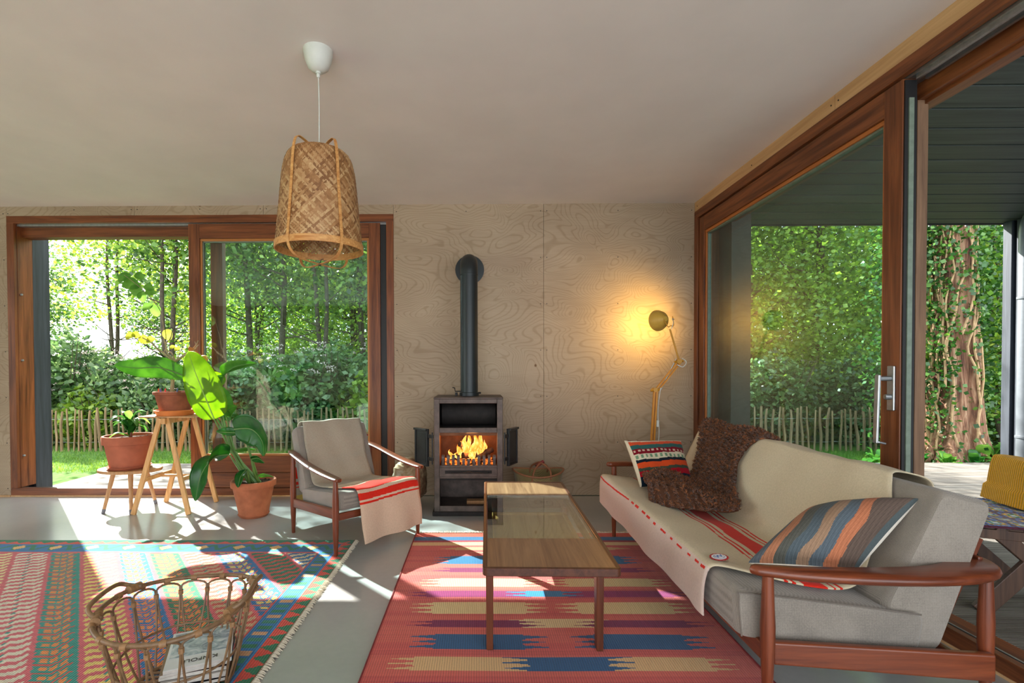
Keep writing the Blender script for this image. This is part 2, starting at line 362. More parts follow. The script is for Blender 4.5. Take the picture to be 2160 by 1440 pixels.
m.box((XL1+0.055, YW+0.03, 0.083), (XL1+0.075, YW+0.20, 2.72)); m.box((XJ-0.072, YW+0.085, 0.05), (XJ, YW+0.20, 2.70)); m.box((-2.72, YW+0.13, 0.05), (-2.60, YW+0.20, 2.62)); W(m, 'outer_frame', [M_mx, M_mz], d1, smooth=False, bevel=0.003)
m = MB(); m.box((XL1+0.06, YW+0.032, 2.695), (XJ-0.06, YW+0.083, 2.715)); m.box((XL1+0.06, YW+0.03, 0.0), (XJ-0.06, YW+0.085, 0.065)); m.box((XL1+0.06, YW+0.05, 0.065), (XJ-0.06, YW+0.06, 0.08)); W(m, 'rail', M_alu, d1, smooth=False)
m = MB(); m.box((XJ-0.135, YW+0.035, 0.065), (XJ-0.07, YW+0.083, 2.695)); W(m, 'seal_gap', M_black, d1, smooth=False)
for zz in (2.02, 1.36, 0.40):
    m = MB(); m.lathe([(0.012, 0), (0.012, 0.012), (0.006, 0.02), (0, 0.021)], 12, M=Matrix.Translation((XL1+0.075, YW+0.06, zz)) @ Matrix.Rotation(PI/2, 4, 'Y')); W(m, 'locking_pin', M_alu, d1)
# inner leaf, slid over to the right
LX0, LX1 = -2.872, -0.972
m = MB(); yl0, yl1 = YW+0.006, YW+0.074
m.box((LX0+0.11, yl0, 2.56), (LX1-0.11, yl1, 2.705)); m.box((LX0+0.11, yl0, 0.086), (LX1-0.11, yl1, 0.235)); m.box((LX0+0.11, yl0, 0.238), (LX1-0.11, yl1, 0.40)); m.mi = 1
m.box((LX0, yl0, 0.086), (LX0+0.11, yl1, 2.705)); m.box((LX1-0.11, yl0, 0.086), (LX1, yl1, 2.705))
m.mi = 2; g0, g1 = LX0+0.11, LX1-0.11
m.box((g0, yl0+0.012, 2.535), (g1, yl1, 2.56)); m.box((g0, yl0+0.012, 0.40), (g1, yl1, 0.42)); m.mi = 3; m.box((g0, yl0+0.012, 0.42), (g0+0.02, yl1, 2.535)); m.box((g1-0.02, yl0+0.012, 0.42), (g1, yl1, 2.535))
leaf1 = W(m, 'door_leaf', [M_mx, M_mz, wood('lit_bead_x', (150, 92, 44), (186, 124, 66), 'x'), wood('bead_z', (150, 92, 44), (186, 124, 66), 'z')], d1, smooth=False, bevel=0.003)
m = MB(); m.box((g0+0.018, YW+0.045, 0.418), (g1-0.018, YW+0.051, 2.54)); p1 = W(m, 'pane', M_glass, leaf1, smooth=False)
m = MB(); m.box((g0+0.016, YW+0.030, 0.42), (g0+0.030, YW+0.06, 2.535)); m.box((g0+0.016, YW+0.030, 2.525), (g1-0.016, YW+0.06, 2.537)); W(m, 'glazing_seal', M_seal, leaf1, smooth=False)
# fixed outer pane behind the leaf
m = MB(); m.box((-2.60, YW+0.165, 0.05), (XJ-0.07, YW+0.171, 2.62)); W(m, 'fixed_pane', glassmat('outer_pane', (0.95, 0.98, 0.98), 0.6), d1, smooth=False)
# black stained board outside the left jamb, deck side
m = MB(); m.box((XL1-0.05, YW+0.20, -0.02), (XL1+0.075, YW+0.40, 2.70)); struct(m.build('trim_2', M_blackboard, smooth=False, bevel=0.003))

# ---- sliding door in the right wall (inner leaf slid to the far end)
d2 = bpy.data.objects.new('door_2', None); COL.objects.link(d2); d2.location = (XR, 2.0, 0); struct(d2)
Y0 = -2.4
m = MB(); m.box((XR-0.004, Y0, ZF-0.075), (XR+0.03, YW, ZF)); m.box((XR-0.004, Y0, 0.012), (XR+0.03, YW, 0.083)); m.mi = 1
m.box((XR-0.004, YW-0.075, 0.083), (XR+0.03, YW, ZF-0.075)); W(m, 'casing', [M_my, M_mz], d2, smooth=False, bevel=0.003)
m = MB(); m.box((XR+0.125, Y0, 2.62), (XR+0.20, YW, ZF)); m.box((XR+0.16, Y0, 2.60), (XR+0.235, YW, ZF-0.03)); m.box((XR+0.085, Y0, 0.0), (XR+0.20, YW, 0.05)); m.mi = 1
m.box((XR+0.085, YW-0.09, 0.05), (XR+0.20, YW, 2.70)); W(m, 'outer_frame', [M_my, M_mz], d2, smooth=False, bevel=0.003)
m = MB(); m.box((XR+0.125, 2.58, 0.05), (XR+0.18, 2.66, 2.64)); W(m, 'fixed_pane_stile', M_weath, d2, smooth=False, bevel=0.003)
m = MB(); m.box((XR+0.032, Y0, 2.70), (XR+0.123, YW-0.08, 2.735))
m.box((XR+0.045, Y0, 2.68), (XR+0.06, 2.5, 2.70)); m.box((XR+0.09, Y0, 2.68), (XR+0.105, 2.5, 2.70))
m.box((XR+0.03, Y0, 0.0), (XR+0.085, YW-0.08, 0.062)); m.box((XR+0.05, Y0, 0.062), (XR+0.06, YW-0.08, 0.076)); W(m, 'rail', M_alu, d2, smooth=False)
LY0, LY1 = 2.53, 4.83; xl0, xl1 = XR+0.006, XR+0.074
m = MB(); m.box((xl0, LY0+0.115, 2.56), (xl1, LY1-0.105, 2.70)); m.box((xl0, LY0+0.115, 0.086), (xl1, LY1-0.105, 0.40)); m.mi = 1
m.box((xl0, LY0, 0.086), (xl1, LY0+0.115, 2.70)); m.box((xl0, LY1-0.105, 0.086), (xl1, LY1, 2.70))
m.mi = 2; h0, h1 = LY0+0.115, LY1-0.105; m.box((xl0+0.012, h0, 2.535), (xl1, h1, 2.56)); m.mi = 3; m.box((xl0+0.012, h0, 0.42), (xl1, h0+0.02, 2.535)); m.box((xl0+0.012, h1-0.02, 0.42), (xl1, h1, 2.535))
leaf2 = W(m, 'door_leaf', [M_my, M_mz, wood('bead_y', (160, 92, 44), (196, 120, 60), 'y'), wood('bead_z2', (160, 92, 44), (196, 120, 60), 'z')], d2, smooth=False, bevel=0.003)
m = MB(); m.box((XR+0.045, h0+0.018, 0.40), (XR+0.051, h1-0.018, 2.54)); W(m, 'pane', M_glass, leaf2, smooth=False)
m = MB(); m.box((XR+0.03, h1-0.032, 0.42), (XR+0.06, h1-0.018, 2.535)); m.box((XR+0.03, h0+0.016, 2.522), (XR+0.06, h1-0.016, 2.536)); W(m, 'glazing_seal', M_seal, leaf2, smooth=False)
m = MB(); m.box((XR+0.012, LY0-0.008, 0.09), (XR+0.07, LY0, 2.69)); ed = W(m, 'edge_strip', M_black, leaf2, smooth=False)
m = MB(); m.box((XR+0.028, LY0-0.014, 0.09), (XR+0.052, LY0-0.006, 2.60)); W(m, 'weather_seal', M_seal, leaf2, smooth=False)
m = MB(); m.box((XR+0.155, 2.65, 0.05), (XR+0.161, YW-0.08, 2.62)); W(m, 'fixed_pane', glassmat('outer_pane_2', (0.95, 0.98, 0.98), 0.5), d2, smooth=False)
# lever handle on the leaf
hy = LY0+0.045; hb = at(1866, 812, 2.6).z
m = MB(); m.box((XR-0.006, hy-0.022, hb-0.13), (XR+0.006, hy+0.022, hb+0.10)); hp = W(m, 'handle_plate', M_alu, leaf2, smooth=False, bevel=0.004)
m = MB(); m.tube([(XR, hy, hb+0.035), (XR-0.06, hy+0.01, hb+0.035)], 0.013, 12); m.tube([(XR, hy, hb-0.06), (XR-0.03, hy+0.005, hb-0.06)], 0.014, 12); m.beam((XR-0.06, hy+0.01, hb+0.055), (XR-0.065, hy+0.015, hb-0.30), 0.028, 0.014, (1, 0, 0)); m.beam((XR-0.062, hy+0.012, hb-0.292), (XR-0.02, hy+0.012, hb-0.302), 0.024, 0.012); W(m, 'handle', M_alu, leaf2, smooth=False, bevel=0.004)

# ---------------------------------------------------------------- outdoors: deck, lawn, soffit, walls
M_deck = wood('weathered_deck', (108, 102, 95), (160, 156, 149), 'x', 0.7, 0.6, 1.3)
M_groove = plain('deck_groove_shadow_wood', (70, 60, 48), 0.9, nscale=20)
def deck(name, x0, x1, y0, y1, pitch=0.0125, board=0.145):
    V = []; Q = []; mi = []; y = y0; prev = None
    prof = []
    while y < y1:
        k = round((y-y0)/pitch)
        isgap = (k % 12 == 11)
        zt = -0.03; zg = -0.038 if not isgap else -0.055
        prof += [(y, zt, 0), (y+pitch*0.55, zt, 1), (y+pitch*0.62, zg, 1), (y+pitch*0.95, zg, 1)]
        y += pitch
    for (yy, zz, _) in prof: V += [(x0, yy, zz), (x1, yy, zz)]
    for i in range(len(prof)-1): Q.append((2*i, 2*i+1, 2*i+3, 2*i+2)); mi.append(0 if i % 4 == 0 else 1)
    return struct(np_mesh(name, V, Q, [M_deck, M_groove], midx=mi))
deck('deck', 2.33, 9.5, -2.4, 6.82)
deck('deck_front', -4.78, 2.33, YW+0.2, 6.82)
M_lawn = plain('lawn_soil', (70, 104, 40), 0.95, nscale=12, var=0.3, bmp=0.4, spec=0.1)
m = MB(); m.box((-60, 5.0, -0.30), (60, 80, -0.16)); m.box((-60, -10, -0.30), (-4.8, 5.0, -0.16)); struct(m.build('ground', M_lawn, smooth=False))
# roof of the covered terrace, boards across
m = MB(); zs = 2.672; y = -2.4
while y < 4.94:
    m.box((XR+0.16, y, zs), (5.3, min(y+0.211, 4.945), zs+0.03)); y += 0.225
m.mi = 1; m.box((XR+0.16, -2.4, zs+0.03), (5.3, 4.93, zs+0.25)); m.box((XR+0.20, 4.945, zs-0.01), (5.3, 4.97, zs+0.25))
m.box((XR+0.205, -2.4, zs-0.03), (XR+0.245, 4.93, zs))
struct(m.build('ceiling_terrace', [M_soffit, M_black], smooth=False, bevel=0.004))
m = MB(); m.box((XR+0.20, YW-0.32, -0.03), (2.50, YW+0.02, zs)); struct(m.build('wall_terrace_end', M_pier, smooth=False, bevel=0.003))
m = MB(); y = -2.4
while y < 4.8: m.box((5.14, y, -0.03), (5.18, min(y+0.14, 4.84), zs)); y += 0.1415
m.box((5.125, 4.845, -0.03), (5.19, 4.925, zs)); m.mi = 1; m.box((5.18, -2.4, -0.03), (5.35, 4.9, zs))
struct(m.build('wall_terrace', [wood('slate_stained_board', (46, 50, 58), (70, 76, 86), 'z', 1.0, 0.5), M_black], smooth=False, bevel=0.003))
# downpipe
t = thing('downpipe', 'round grey rain downpipe on the dark boarded terrace wall', 'pipe', (5.03, 4.62, 0))
m = MB(); m.tube([(0, 0, -0.03), (0, 0, 2.50), (0.01, 0, 2.57), (0.045, 0.0, 2.668)], 0.058, 24, smooth=0); m.build('pipe', M_zinc, t)
for zz in (1.90, 0.62):
    m = MB(); m.lathe([(0.060, -0.012), (0.066, -0.010), (0.066, 0.010), (0.060, 0.012)], 24, (0, 0, zz)); m.box((0.04, -0.008, zz-0.012), (0.106, 0.008, zz+0.012)); m.build('bracket', M_zinc, t)
# roof-edge clips
M_clip = plain('clip_metal', (200, 205, 210), 0.3, 0.6, bmp=0)
for k in range(8):
    m = MB(); m.box((-0.012, -0.004, 0), (0.012, 0.006, 0.02)); m.box((0.004, -0.004, 0.012), (0.02, 0.006, 0.03)); o = m.build('gutter_clip', M_clip, smooth=False); o.location = (2.66+k*0.36, 4.975, zs-0.018)
    tag(o, ['leftmost', 'second', 'third', 'fourth', 'fifth', 'sixth', 'seventh', 'rightmost'][k]+(' from the left' if 0 < k < 7 else '')+' of the pale metal clips under the terrace roof edge', 'clip', 'clips along the terrace roof edge')

# ================================================================ RUGS
def rug_mesh(name, x0, x1, y0, y1, nx, ny, fn, z=0.006, parent=None, matn=None, wob=None):
    xs = np.linspace(x0, x1, nx+1); ys = np.linspace(y0, y1, ny+1); Xg, Yg = np.meshgrid(xs, ys, indexing='ij')
    Zg = z+0.0025*np.sin(Xg*7+Yg*3)*np.sin(Yg*5)*0.6
    if wob is not None: Xg, Yg, Zg = wob(Xg, Yg, Zg)
    V = np.stack([Xg, Yg, Zg], -1).reshape(-1, 3)
    i, j = np.meshgrid(np.arange(nx), np.arange(ny), indexing='ij'); a = (i*(ny+1)+j).ravel()
    Q = np.stack([a, a+ny+1, a+ny+2, a+1], -1)
    cx = (xs[:-1]+xs[1:])/2; cy = (ys[:-1]+ys[1:])/2; A, B = np.meshgrid(cx, cy, indexing='ij')
    C = fn(A, B).reshape(-1, 3)
    return np_mesh(name, V, Q, matn, parent, smooth=True, cols=C)
def L(c): return np.array(lin(c))
def put(C, mask, col): C[mask] = L(col)
rng = np.random.RandomState(5)
def hash1(k):
    k = np.asarray(k, dtype=np.float64); return np.modf(np.abs(np.sin(k*12.9898+4.1)*43758.5453))[0]
def tri(x): return np.abs(np.modf(np.abs(x))[0]*2-1)
M_rug = colmat('kilim_weave', ribs=('X', 26), nscale=150, bmp=0.6); M_rug2 = colmat('flatweave_rug', ribs=('X', 30), nscale=150, bmp=0.6)
RED, PINK, CREAM, BLUE, TEAL, GREEN, ORANGE, YEL, PURP = (196, 84, 72), (206, 96, 104), (214, 200, 158), (40, 112, 168), (40, 142, 130), (40, 120, 86), (218, 132, 66), (222, 198, 110), (120, 24, 88)
def kilim(X, Y):
    C = np.zeros(X.shape+(3,)); C[:] = L(PINK)
    s = X+0.8*Y; q = np.floor(Y/0.012)*0.012; sj = X+0.8*q; tt = (Y*0.8-X*0.62)
    bands = [(-9, -0.98, YEL, PINK), (-0.98, -0.74, BLUE, ORANGE), (-0.74, -0.50, (226, 208, 150), PINK), (-0.50, -0.26, (216, 208, 186), PINK), (-0.26, -0.04, TEAL, ORANGE), (-0.04, 0.20, YEL, PINK), (0.20, 0.41, BLUE, ORANGE), (0.41, 0.64, GREEN, ORANGE), (0.64, 0.86, (196, 160, 124), RED), (0.86, 1.10, BLUE, YEL), (1.10, 1.35, GREEN, RED), (1.35, 1.62, (216, 198, 160), BLUE), (1.62, 9, TEAL, RED)]
    for k, (a, b, c1, c2) in enumerate(bands):
        m = (s >= a) & (s < b); put(C, m, c1)
        w_ = (s-a)/(b-a) if b-a < 1 else np.modf(np.abs(s)*4)[0]
        zig = tri(w_*1.0+0.5)*0.07+w_*0.03
        ph = np.modf((tt+zig-w_*0.03+10)/0.078)[0]
        if c2 in (ORANGE, YEL):
            inner = m & (w_ > 0.22) & (w_ < 0.82); mm = inner & (ph < 0.46) & (np.modf(np.abs(w_*5))[0] > 0.22); put(C, mm, c2)
            put(C, m & (np.abs(ph-0.72) < 0.10) & ((w_ < 0.9)), RED if c1 != BLUE else (200, 96, 84))
        else:
            ph2 = np.modf((tt+0.016*tri(w_*2.5)+10)/0.062)[0]; put(C, m & (ph2 < 0.40+0.12*tri(w_*3)), c2)
            put(C, m & (np.abs(w_-0.5) < 0.05) & (ph2 > 0.75), TEAL)
        put(C, m & (s-a < 0.022+0.01*tri(Y/0.03)), PINK)
    # right border
    dx = -0.905-X; m = dx < 0.20; put(C, m, (190, 80, 76)); put(C, m & (dx < 0.185), BLUE)
    m2 = (dx < 0.165) & (dx > 0.095); kk = np.floor(Y/0.055); put(C, m2, BLUE)
    sel = m2 & (np.modf(np.abs(Y)/0.055)[0] < 0.62) & (tri(Y/0.055)*0.02 < 0.03); h = (kk % 3)
    put(C, sel & (h == 0), (196, 150, 110)); put(C, sel & (h == 1), GREEN); put(C, sel & (h == 2), (50, 130, 110))
    put(C, (dx < 0.092) & (dx > 0.084), (60, 130, 190))
    put(C, dx < 0.08, GREEN); put(C, (dx < 0.08) & (dx > 0.08*tri(Y/0.085)), (214, 78, 62))
    # top border
    dy = 3.622-Y; m = (dy < 0.26) & (dx > dy*0.8); put(C, m, PINK); put(C, m & (dy < 0.235), BLUE)
    z2 = tri(X/0.13); m3 = m & (dy < 0.20) & (dy > 0.10); put(C, m3 & (np.abs((dy-0.10)/0.10-z2) < 0.26), GREEN)
    put(C, m3 & (np.abs((dy-0.15))*1.0+np.abs(np.modf(np.abs(X)/0.26)[0]-0.5)*0.26 < 0.045), (226, 178, 116))
    put(C, m & (dy < 0.085), (206, 80, 66)); put(C, m & (dy < 0.03+0.035*tri(X/0.09)), GREEN)
    sp = 0.9+0.2*hash1(np.floor(Y/0.012)*13.7+np.floor((X+Y)/0.05)*3.1)
    return C*sp[..., None]
t = thing('kilim_rug', 'large kilim rug with blue, green and orange diagonal bands, under the wicker basket', 'rug', (-2.4, 2.4, 0))
rug_mesh('weave', -3.9-0+0, -0.905, 1.05, 3.622, 300, 330, kilim, 0.007, t, M_rug).data.transform(base_matrix(t).inverted())
M_fringe = plain('cotton_fringe', (206, 198, 178), 0.95, nscale=80, bmp=0.3, spec=0.1)
rf = random.Random(3); m = MB()
y = 1.08
while y < 3.62:
    a = (-0.906, y, 0.010); l_ = 0.022+rf.random()*0.012; dy = rf.uniform(-0.012, 0.004)
    m.tube([a, (-0.906+l_*0.6, y+dy*0.5, 0.009), (-0.906+l_, y+dy, 0.004)], [0.0042, 0.0036, 0.002], 5); y += 0.0085
W(m, 'fringe', M_fringe, t)
m = MB(); m.tube([(-0.906, 1.06, 0.008), (-0.906, 3.615, 0.008)], 0.006, 6); W(m, 'selvedge', plain('rug_edge_cord', (120, 104, 84), 0.9), t)

def flatweave(X, Y):
    C = np.zeros(X.shape+(3,)); C[:] = L((196, 84, 78)); u = (X-0.345)/0.825
    st = hash1(np.floor(Y/0.009)*7.1); C *= (0.86+0.24*st)[..., None]
    C2 = L((210, 104, 88)); mm = hash1(np.floor(Y/0.05)*3.3+1) > 0.6; C[mm] = C[mm]*0.5+C2*0.5
    def pY(py): return 1.25*1050/(py-780.4)*0.999
    def band(p0, p1, col): put(C, (Y < pY(p0)) & (Y >= pY(p1)), col)
    band(1119, 1126.5, (130, 30, 84)); band(1122.5, 1124, (226, 190, 190)); band(1126.5, 1136, (206, 78, 56)); band(1136, 1143.5, (28, 92, 138)); band(1143.5, 1147, (150, 24, 50)); band(1147, 1154, (212, 178, 128))
    def loz(p0, p1, col, cu, hw, rows, base=None, cap=1.0):
        yb, ya = pY(p0), pY(p1); v = (Y-ya)/(yb-ya); inn = (v >= 0) & (v < 1)
        r = np.floor(v*rows*2); jag = 0.07*((r % 2)*2-1)*0.8+0.05*hash1(r+p0)
        tt2 = np.modf(v*rows)[0]; w_ = hw-0.05+0.17*np.floor(((1-np.abs(2*tt2-1))**1.6)*4)/4+0.02*hash1(r+p0); put(C, inn & (np.abs(u-cu) < w_), col)
    loz(1158, 1164, (200, 160, 110), -0.50, 0.16, 1); loz(1158, 1164, (200, 160, 110), 0.6, 0.16, 1); loz(1168, 1171, (206, 170, 120), -0.3, 0.1, 1)
    for c_ in (-0.46, 0.52): loz(1177, 1194, (30, 100, 150), c_, 0.24, 3)
    for c_ in (-0.42, 0.55): loz(1202, 1212, (132, 22, 80), c_, 0.26, 1.5)
    for c_ in (-0.40, 0.50): loz(1225, 1243, (216, 196, 140), c_, 0.34, 3)
    for c_ in (-0.42, 0.52): loz(1252, 1265, (136, 20, 86), c_, 0.40, 2)
    loz(1251, 1264, (40, 124, 176), 0.02, 0.17, 2)
    for c_ in (-0.42, 0.50): loz(1276, 1301, (214, 190, 136), c_, 0.34, 3)
    loz(1312, 1331, (214, 190, 140), 0.06, 0.26, 3)
    for c_ in (-0.44, 0.55): loz(1315, 1330, (120, 14, 72), c_, 0.31, 2)
    for c_ in (-0.42, 0.48): loz(1345, 1378, (28, 84, 130), c_, 0.29, 3)
    loz(1394, 1424, (210, 172, 122), 0.0, 0.80, 3); loz(1394, 1424, (28, 84, 130), 0.04, 0.25, 2.5)
    for c_ in (-0.5, 0.5): loz(1450, 1490, (130, 20, 80), c_, 0.36, 3)
    return C
def wob2(X, Y, Z): return X+0.012*(2.6-Y)*0.3*(X > 0.3)*-1*0+0.0*X, Y, Z+0.001
t = thing('flatweave_rug', 'red striped flatweave rug with blue and purple lozenges, under the coffee table', 'rug', (0.345, 2.6, 0))
rug_mesh('weave', -0.48, 1.17, 1.42, 3.78, 200, 520, flatweave, 0.008, t, M_rug2).data.transform(base_matrix(t).inverted())
m = MB(); x = -0.475
while x < 1.165:
    l_ = 0.035+rf.random()*0.02; dx = rf.uniform(-0.012, 0.012)
    m.tube([(x, 3.778, 0.011), (x+dx*0.5, 3.778+l_*0.6, 0.009), (x+dx, 3.778+l_, 0.004)], [0.004, 0.004, 0.0025], 5); x += 0.009
W(m, 'fringe', M_fringe, t)
M_selv = plain('rug_selvedge', (120, 40, 44), 0.9)
for xx in (1.17, -0.48): m = MB(); m.tube([(xx, 1.44, 0.009), (xx, 3.775, 0.009)], 0.004, 6); W(m, 'selvedge', M_selv, t)

# ================================================================ COFFEE TABLE
t = thing('coffee_table', 'long teak coffee table with a glass centre pane', 'table', (0.297, 2.697, 0.008), -0.0155)
hx, hy_, zt = 0.272, 0.760, 0.462
for a_, b_ in ((-hy_+0.018, -0.40), (0.40, hy_-0.018)): m = MB(); m.box((-hx+0.018, a_, zt-0.022), (hx-0.018, b_, zt)); m.build('end_panel', M_table, t, smooth=False, bevel=0.001)
def rrect(ax, ay, r, n=6):
    out = []
    for cx_, cy_, a0 in ((ax-r, ay-r, 0), (-ax+r, ay-r, PI/2), (-ax+r, -ay+r, PI), (ax-r, -ay+r, 1.5*PI)):
        for k in range(n+1): a = a0+PI/2*k/n; out.append((cx_+r*math.cos(a), cy_+r*math.sin(a)))
    return out
o_ = rrect(hx, hy_, 0.022); i_ = rrect(hx-0.018, hy_-0.018, 0.006); n = len(o_); m = MB()
vs = [(*p, zt-0.030) for p in o_]+[(*p, zt+0.003) for p in o_]+[(*p, zt+0.003) for p in i_]+[(*p, zt-0.030) for p in i_]
m.add(vs, [(k*n+i, k*n+(i+1) % n, ((k+1) % 4)*n+(i+1) % n, ((k+1) % 4)*n+i) for k in range(4) for i in range(n)]); m.build('table_edge', M_tabled, t, bevel=0.003)
m = MB(); m.box((-hx+0.020, -0.399, zt-0.008), (hx-0.020, 0.399, zt-0.002)); m.build('glass_pane', M_tglass, t, smooth=False)
m = MB(); m.box((-0.215, -0.40, 0.325), (0.215, 0.40, 0.34)); m.box((-0.235, -0.40, 0.315), (-0.215, 0.40, 0.355)); m.box((0.215, -0.40, 0.315), (0.235, 0.40, 0.355)); m.box((-0.215, 0.385, 0.315), (0.215, 0.40, 0.355)); m.build('shelf', wood('lit_shelf_wood', (170, 122, 66), (206, 160, 98), 'y', 1.2, 0.4), t, smooth=False, bevel=0.002)  # shelf wood lightened and yellowed to carry the light on its edge
m = MB()
for yy in (-0.43, 0.43): m.box((-0.225, yy-0.012, 0.375), (0.225, yy+0.012, zt-0.03))
m.box((-0.25, -0.45, 0.41), (-0.225, 0.45, zt-0.03)); m.box((0.225, -0.45, 0.41), (0.25, 0.45, zt-0.03)); m.build('apron', M_tabled, t, smooth=False, bevel=0.002)
for sx in (-1, 1):
    for sy in (-1, 1):
        m = MB(); x = sx*0.243; y = sy*0.49
        m.add([(x-0.015, y-0.026, 0), (x+0.015, y-0.026, 0), (x+0.015, y+0.026, 0), (x-0.015, y+0.026, 0), (x-0.017, y-0.03, 0.43), (x+0.017, y-0.03, 0.43), (x+0.017, y+0.03, 0.43), (x-0.017, y+0.03, 0.43)], [(0,3,2,1),(4,5,6,7),(0,1,5,4),(1,2,6,5),(2,3,7,6),(3,0,4,7)])
        for k in range(6):
            a0 = k/6; a1 = (k+1)/6; r = 0.09
            ya = y-sy*(0.02+r*(a0**2)); za = 0.43-r*(1-a0)**2*1.0; m.beam((x, y-sy*(0.02+r*a0**1.0), 0.43-r*(1-a0)**2), (x, y-sy*(0.02+r*a1), 0.43-r*(1-a1)**2), 0.026, 0.016)
        m.build('leg', M_tablez, t, smooth=False, bevel=0.005)

# ================================================================ SOFA
M_linen = fabric('grey_linen', (154, 145, 134), (98, 92, 86), 150)
S = thing('teak_sofa', 'teak framed three-seat sofa with grey linen cushions by the open door', 'sofa', (1.40, 2.715, 0.0))
SX, SY = 1.40, 2.715
def cushion_mesh(prof, y0, y1, bulge=0.012, nseg=14, r=0.03):
    'extrudes a closed (x,z) profile along y with rounded ends'
    m = MB(); pts = []; n = len(prof); cx_ = sum(p[0] for p in prof)/n; cz_ = sum(p[1] for p in prof)/n
    ys = [(y0, 0.90), (y0+r*0.3, 0.965), (y0+r, 1.0)]+[(y0+r+(y1-y0-2*r)*k/nseg, 1.0+0.0) for k in range(1, nseg)]+[(y1-r, 1.0), (y1-r*0.3, 0.965), (y1, 0.90)]
    for yy, s in ys:
        for px_, pz_ in prof: 
            dx_ = px_-cx_; dz_ = pz_-cz_; L_ = math.hypot(dx_, dz_); k = 1-(1-s)*0.09/max(L_, 0.05)*2.2
            pts.append((cx_+dx_*k, yy, cz_+dz_*k))
    R_ = len(ys)
    m.add(pts, [(i*n+j, i*n+(j+1) % n, (i+1)*n+(j+1) % n, (i+1)*n+j) for i in range(R_-1) for j in range(n)]+[tuple(reversed(range(n))), tuple((R_-1)*n+j for j in range(n))]); return m
def rprof(c, r=0.03, n=4):
    out = []; N = len(c)
    for i in range(N):
        p = Vector(c[i]); a = (Vector(c[i-1])-p).normalized(); b = (Vector(c[(i+1) % N])-p).normalized()
        p0 = p+a*r; p1 = p+b*r
        for k in range(n+1): q = k/n; out.append(tuple((1-q)**2*p0+2*q*(1-q)*p+q*q*p1))
    return out
seat_c = [(0.925, 0.29), (1.58, 0.235), (1.60, 0.37), (0.915, 0.465)]
cushion_mesh(rprof([(a, b) for a, b in seat_c], 0.035), 1.775, 3.655).build('seat_cushion', M_linen, S, world=True)
back_c = [(1.50, 0.24), (1.655, 0.225), (1.845, 0.77), (1.665, 0.815), (1.46, 0.40)]
cushion_mesh(rprof(back_c, 0.03), 1.79, 3.64).build('back_cushion', M_linen, S, world=True)
m = MB(); m.tube([(0.935, 1.768, 0.30), (0.925, 1.768, 0.44), (0.955, 1.768, 0.452), (1.30, 1.768, 0.412), (1.57, 1.768, 0.376)], 0.0035, 6, smooth=30)
W(m, 'piping', fabric('piping_linen', (120, 110, 100)), S)
def turned_leg(x, y, z1, r0=0.012, r1=0.0235, rt=0.018, zmid=0.36):
    m = MB(); m.lathe([(r0, 0), (r0+0.001, 0.004), ((r0+r1)/2+0.001, zmid*0.5), (r1, zmid-0.08), (r1+0.001, zmid), (r1-0.002, zmid+0.06), (rt, z1-0.02), (rt-0.001, z1)], 20, (x, y, 0)); return m
for sgn in (-1, 1):
    ey = SY+sgn*0.985
    W(turned_leg(1.005, ey, 0.545), 'leg', M_teak, S); W(turned_leg(1.790, ey+(-0.03*sgn), 0.535), 'leg', M_teak, S)
    a = [(0.945, 1.738), (0.965, 1.715), (1.02, 1.695), (1.12, 1.668), (1.30, 1.645), (1.5, 1.642), (1.68, 1.665), (1.79, 1.71), (1.85, 1.775), (1.868, 1.85), (1.845, 1.92), (1.79, 1.955), (1.755, 1.93), (1.735, 1.88), (1.69, 1.82), (1.60, 1.775), (1.5, 1.755), (1.3, 1.742), (1.12, 1.745), (1.02, 1.757), (0.965, 1.762)]
    poly = [tuple(p)[:2] for p in catmull([(*p, 0) for p in a+[a[0]]], 61)][:-1]
    poly = [(p[0], p[1] if sgn < 0 else 2*SY-p[1]) for p in poly]
    if sgn > 0: poly = poly[::-1]
    m = MB(); n = len(poly); cxp = sum(p[0] for p in poly)/n; cyp = sum(p[1] for p in poly)/n
    def ring(z, sc):
        out = []
        for i, p in enumerate(poly):
            q0 = Vector(poly[i-1]); q1 = Vector(poly[(i+1) % n]); tg = (q1-q0).normalized(); nn = Vector((tg.y, -tg.x)); zz = z+0.02*max(0, (p[0]-1.0))*0-0.012*(p[0]-0.95)
            out.append((p[0]-nn.x*sc, p[1]-nn.y*sc, zz))
        return out
    rings = [ring(0.533, 0.012), ring(0.540, 0.003), ring(0.550, 0), ring(0.560, 0.004), ring(0.566, 0.012)]
    m.add(sum(rings, []), [(k*n+i, k*n+(i+1) % n, (k+1)*n+(i+1) % n, (k+1)*n+i) for k in range(4) for i in range(n)]+[tuple(reversed(range(n))), tuple(4*n+i for i in range(n))])
    W(m, 'armrest', M_teakx, S)
    m = MB(); m.add([(1.02, ey-0.014, 0.225), (1.785, ey-0.014, 0.165), (1.785, ey+0.014, 0.165), (1.02, ey+0.014, 0.225), (1.02, ey-0.014, 0.305), (1.785, ey-0.014, 0.262), (1.785, ey+0.014, 0.262), (1.02, ey+0.014, 0.305)], [(0,3,2,1),(4,5,6,7),(0,1,5,4),(1,2,6,5),(2,3,7,6),(3,0,4,7)])
    W(m, 'side_rail', M_teakx, S, bevel=0.008, seg=3, smooth=False)
m = MB(); m.beam((1.0, SY-0.975, 0.262), (1.0, SY+0.975, 0.262), 0.026, 0.062); W(m, 'front_rail', M_teaky, S, smooth=False, bevel=0.006)
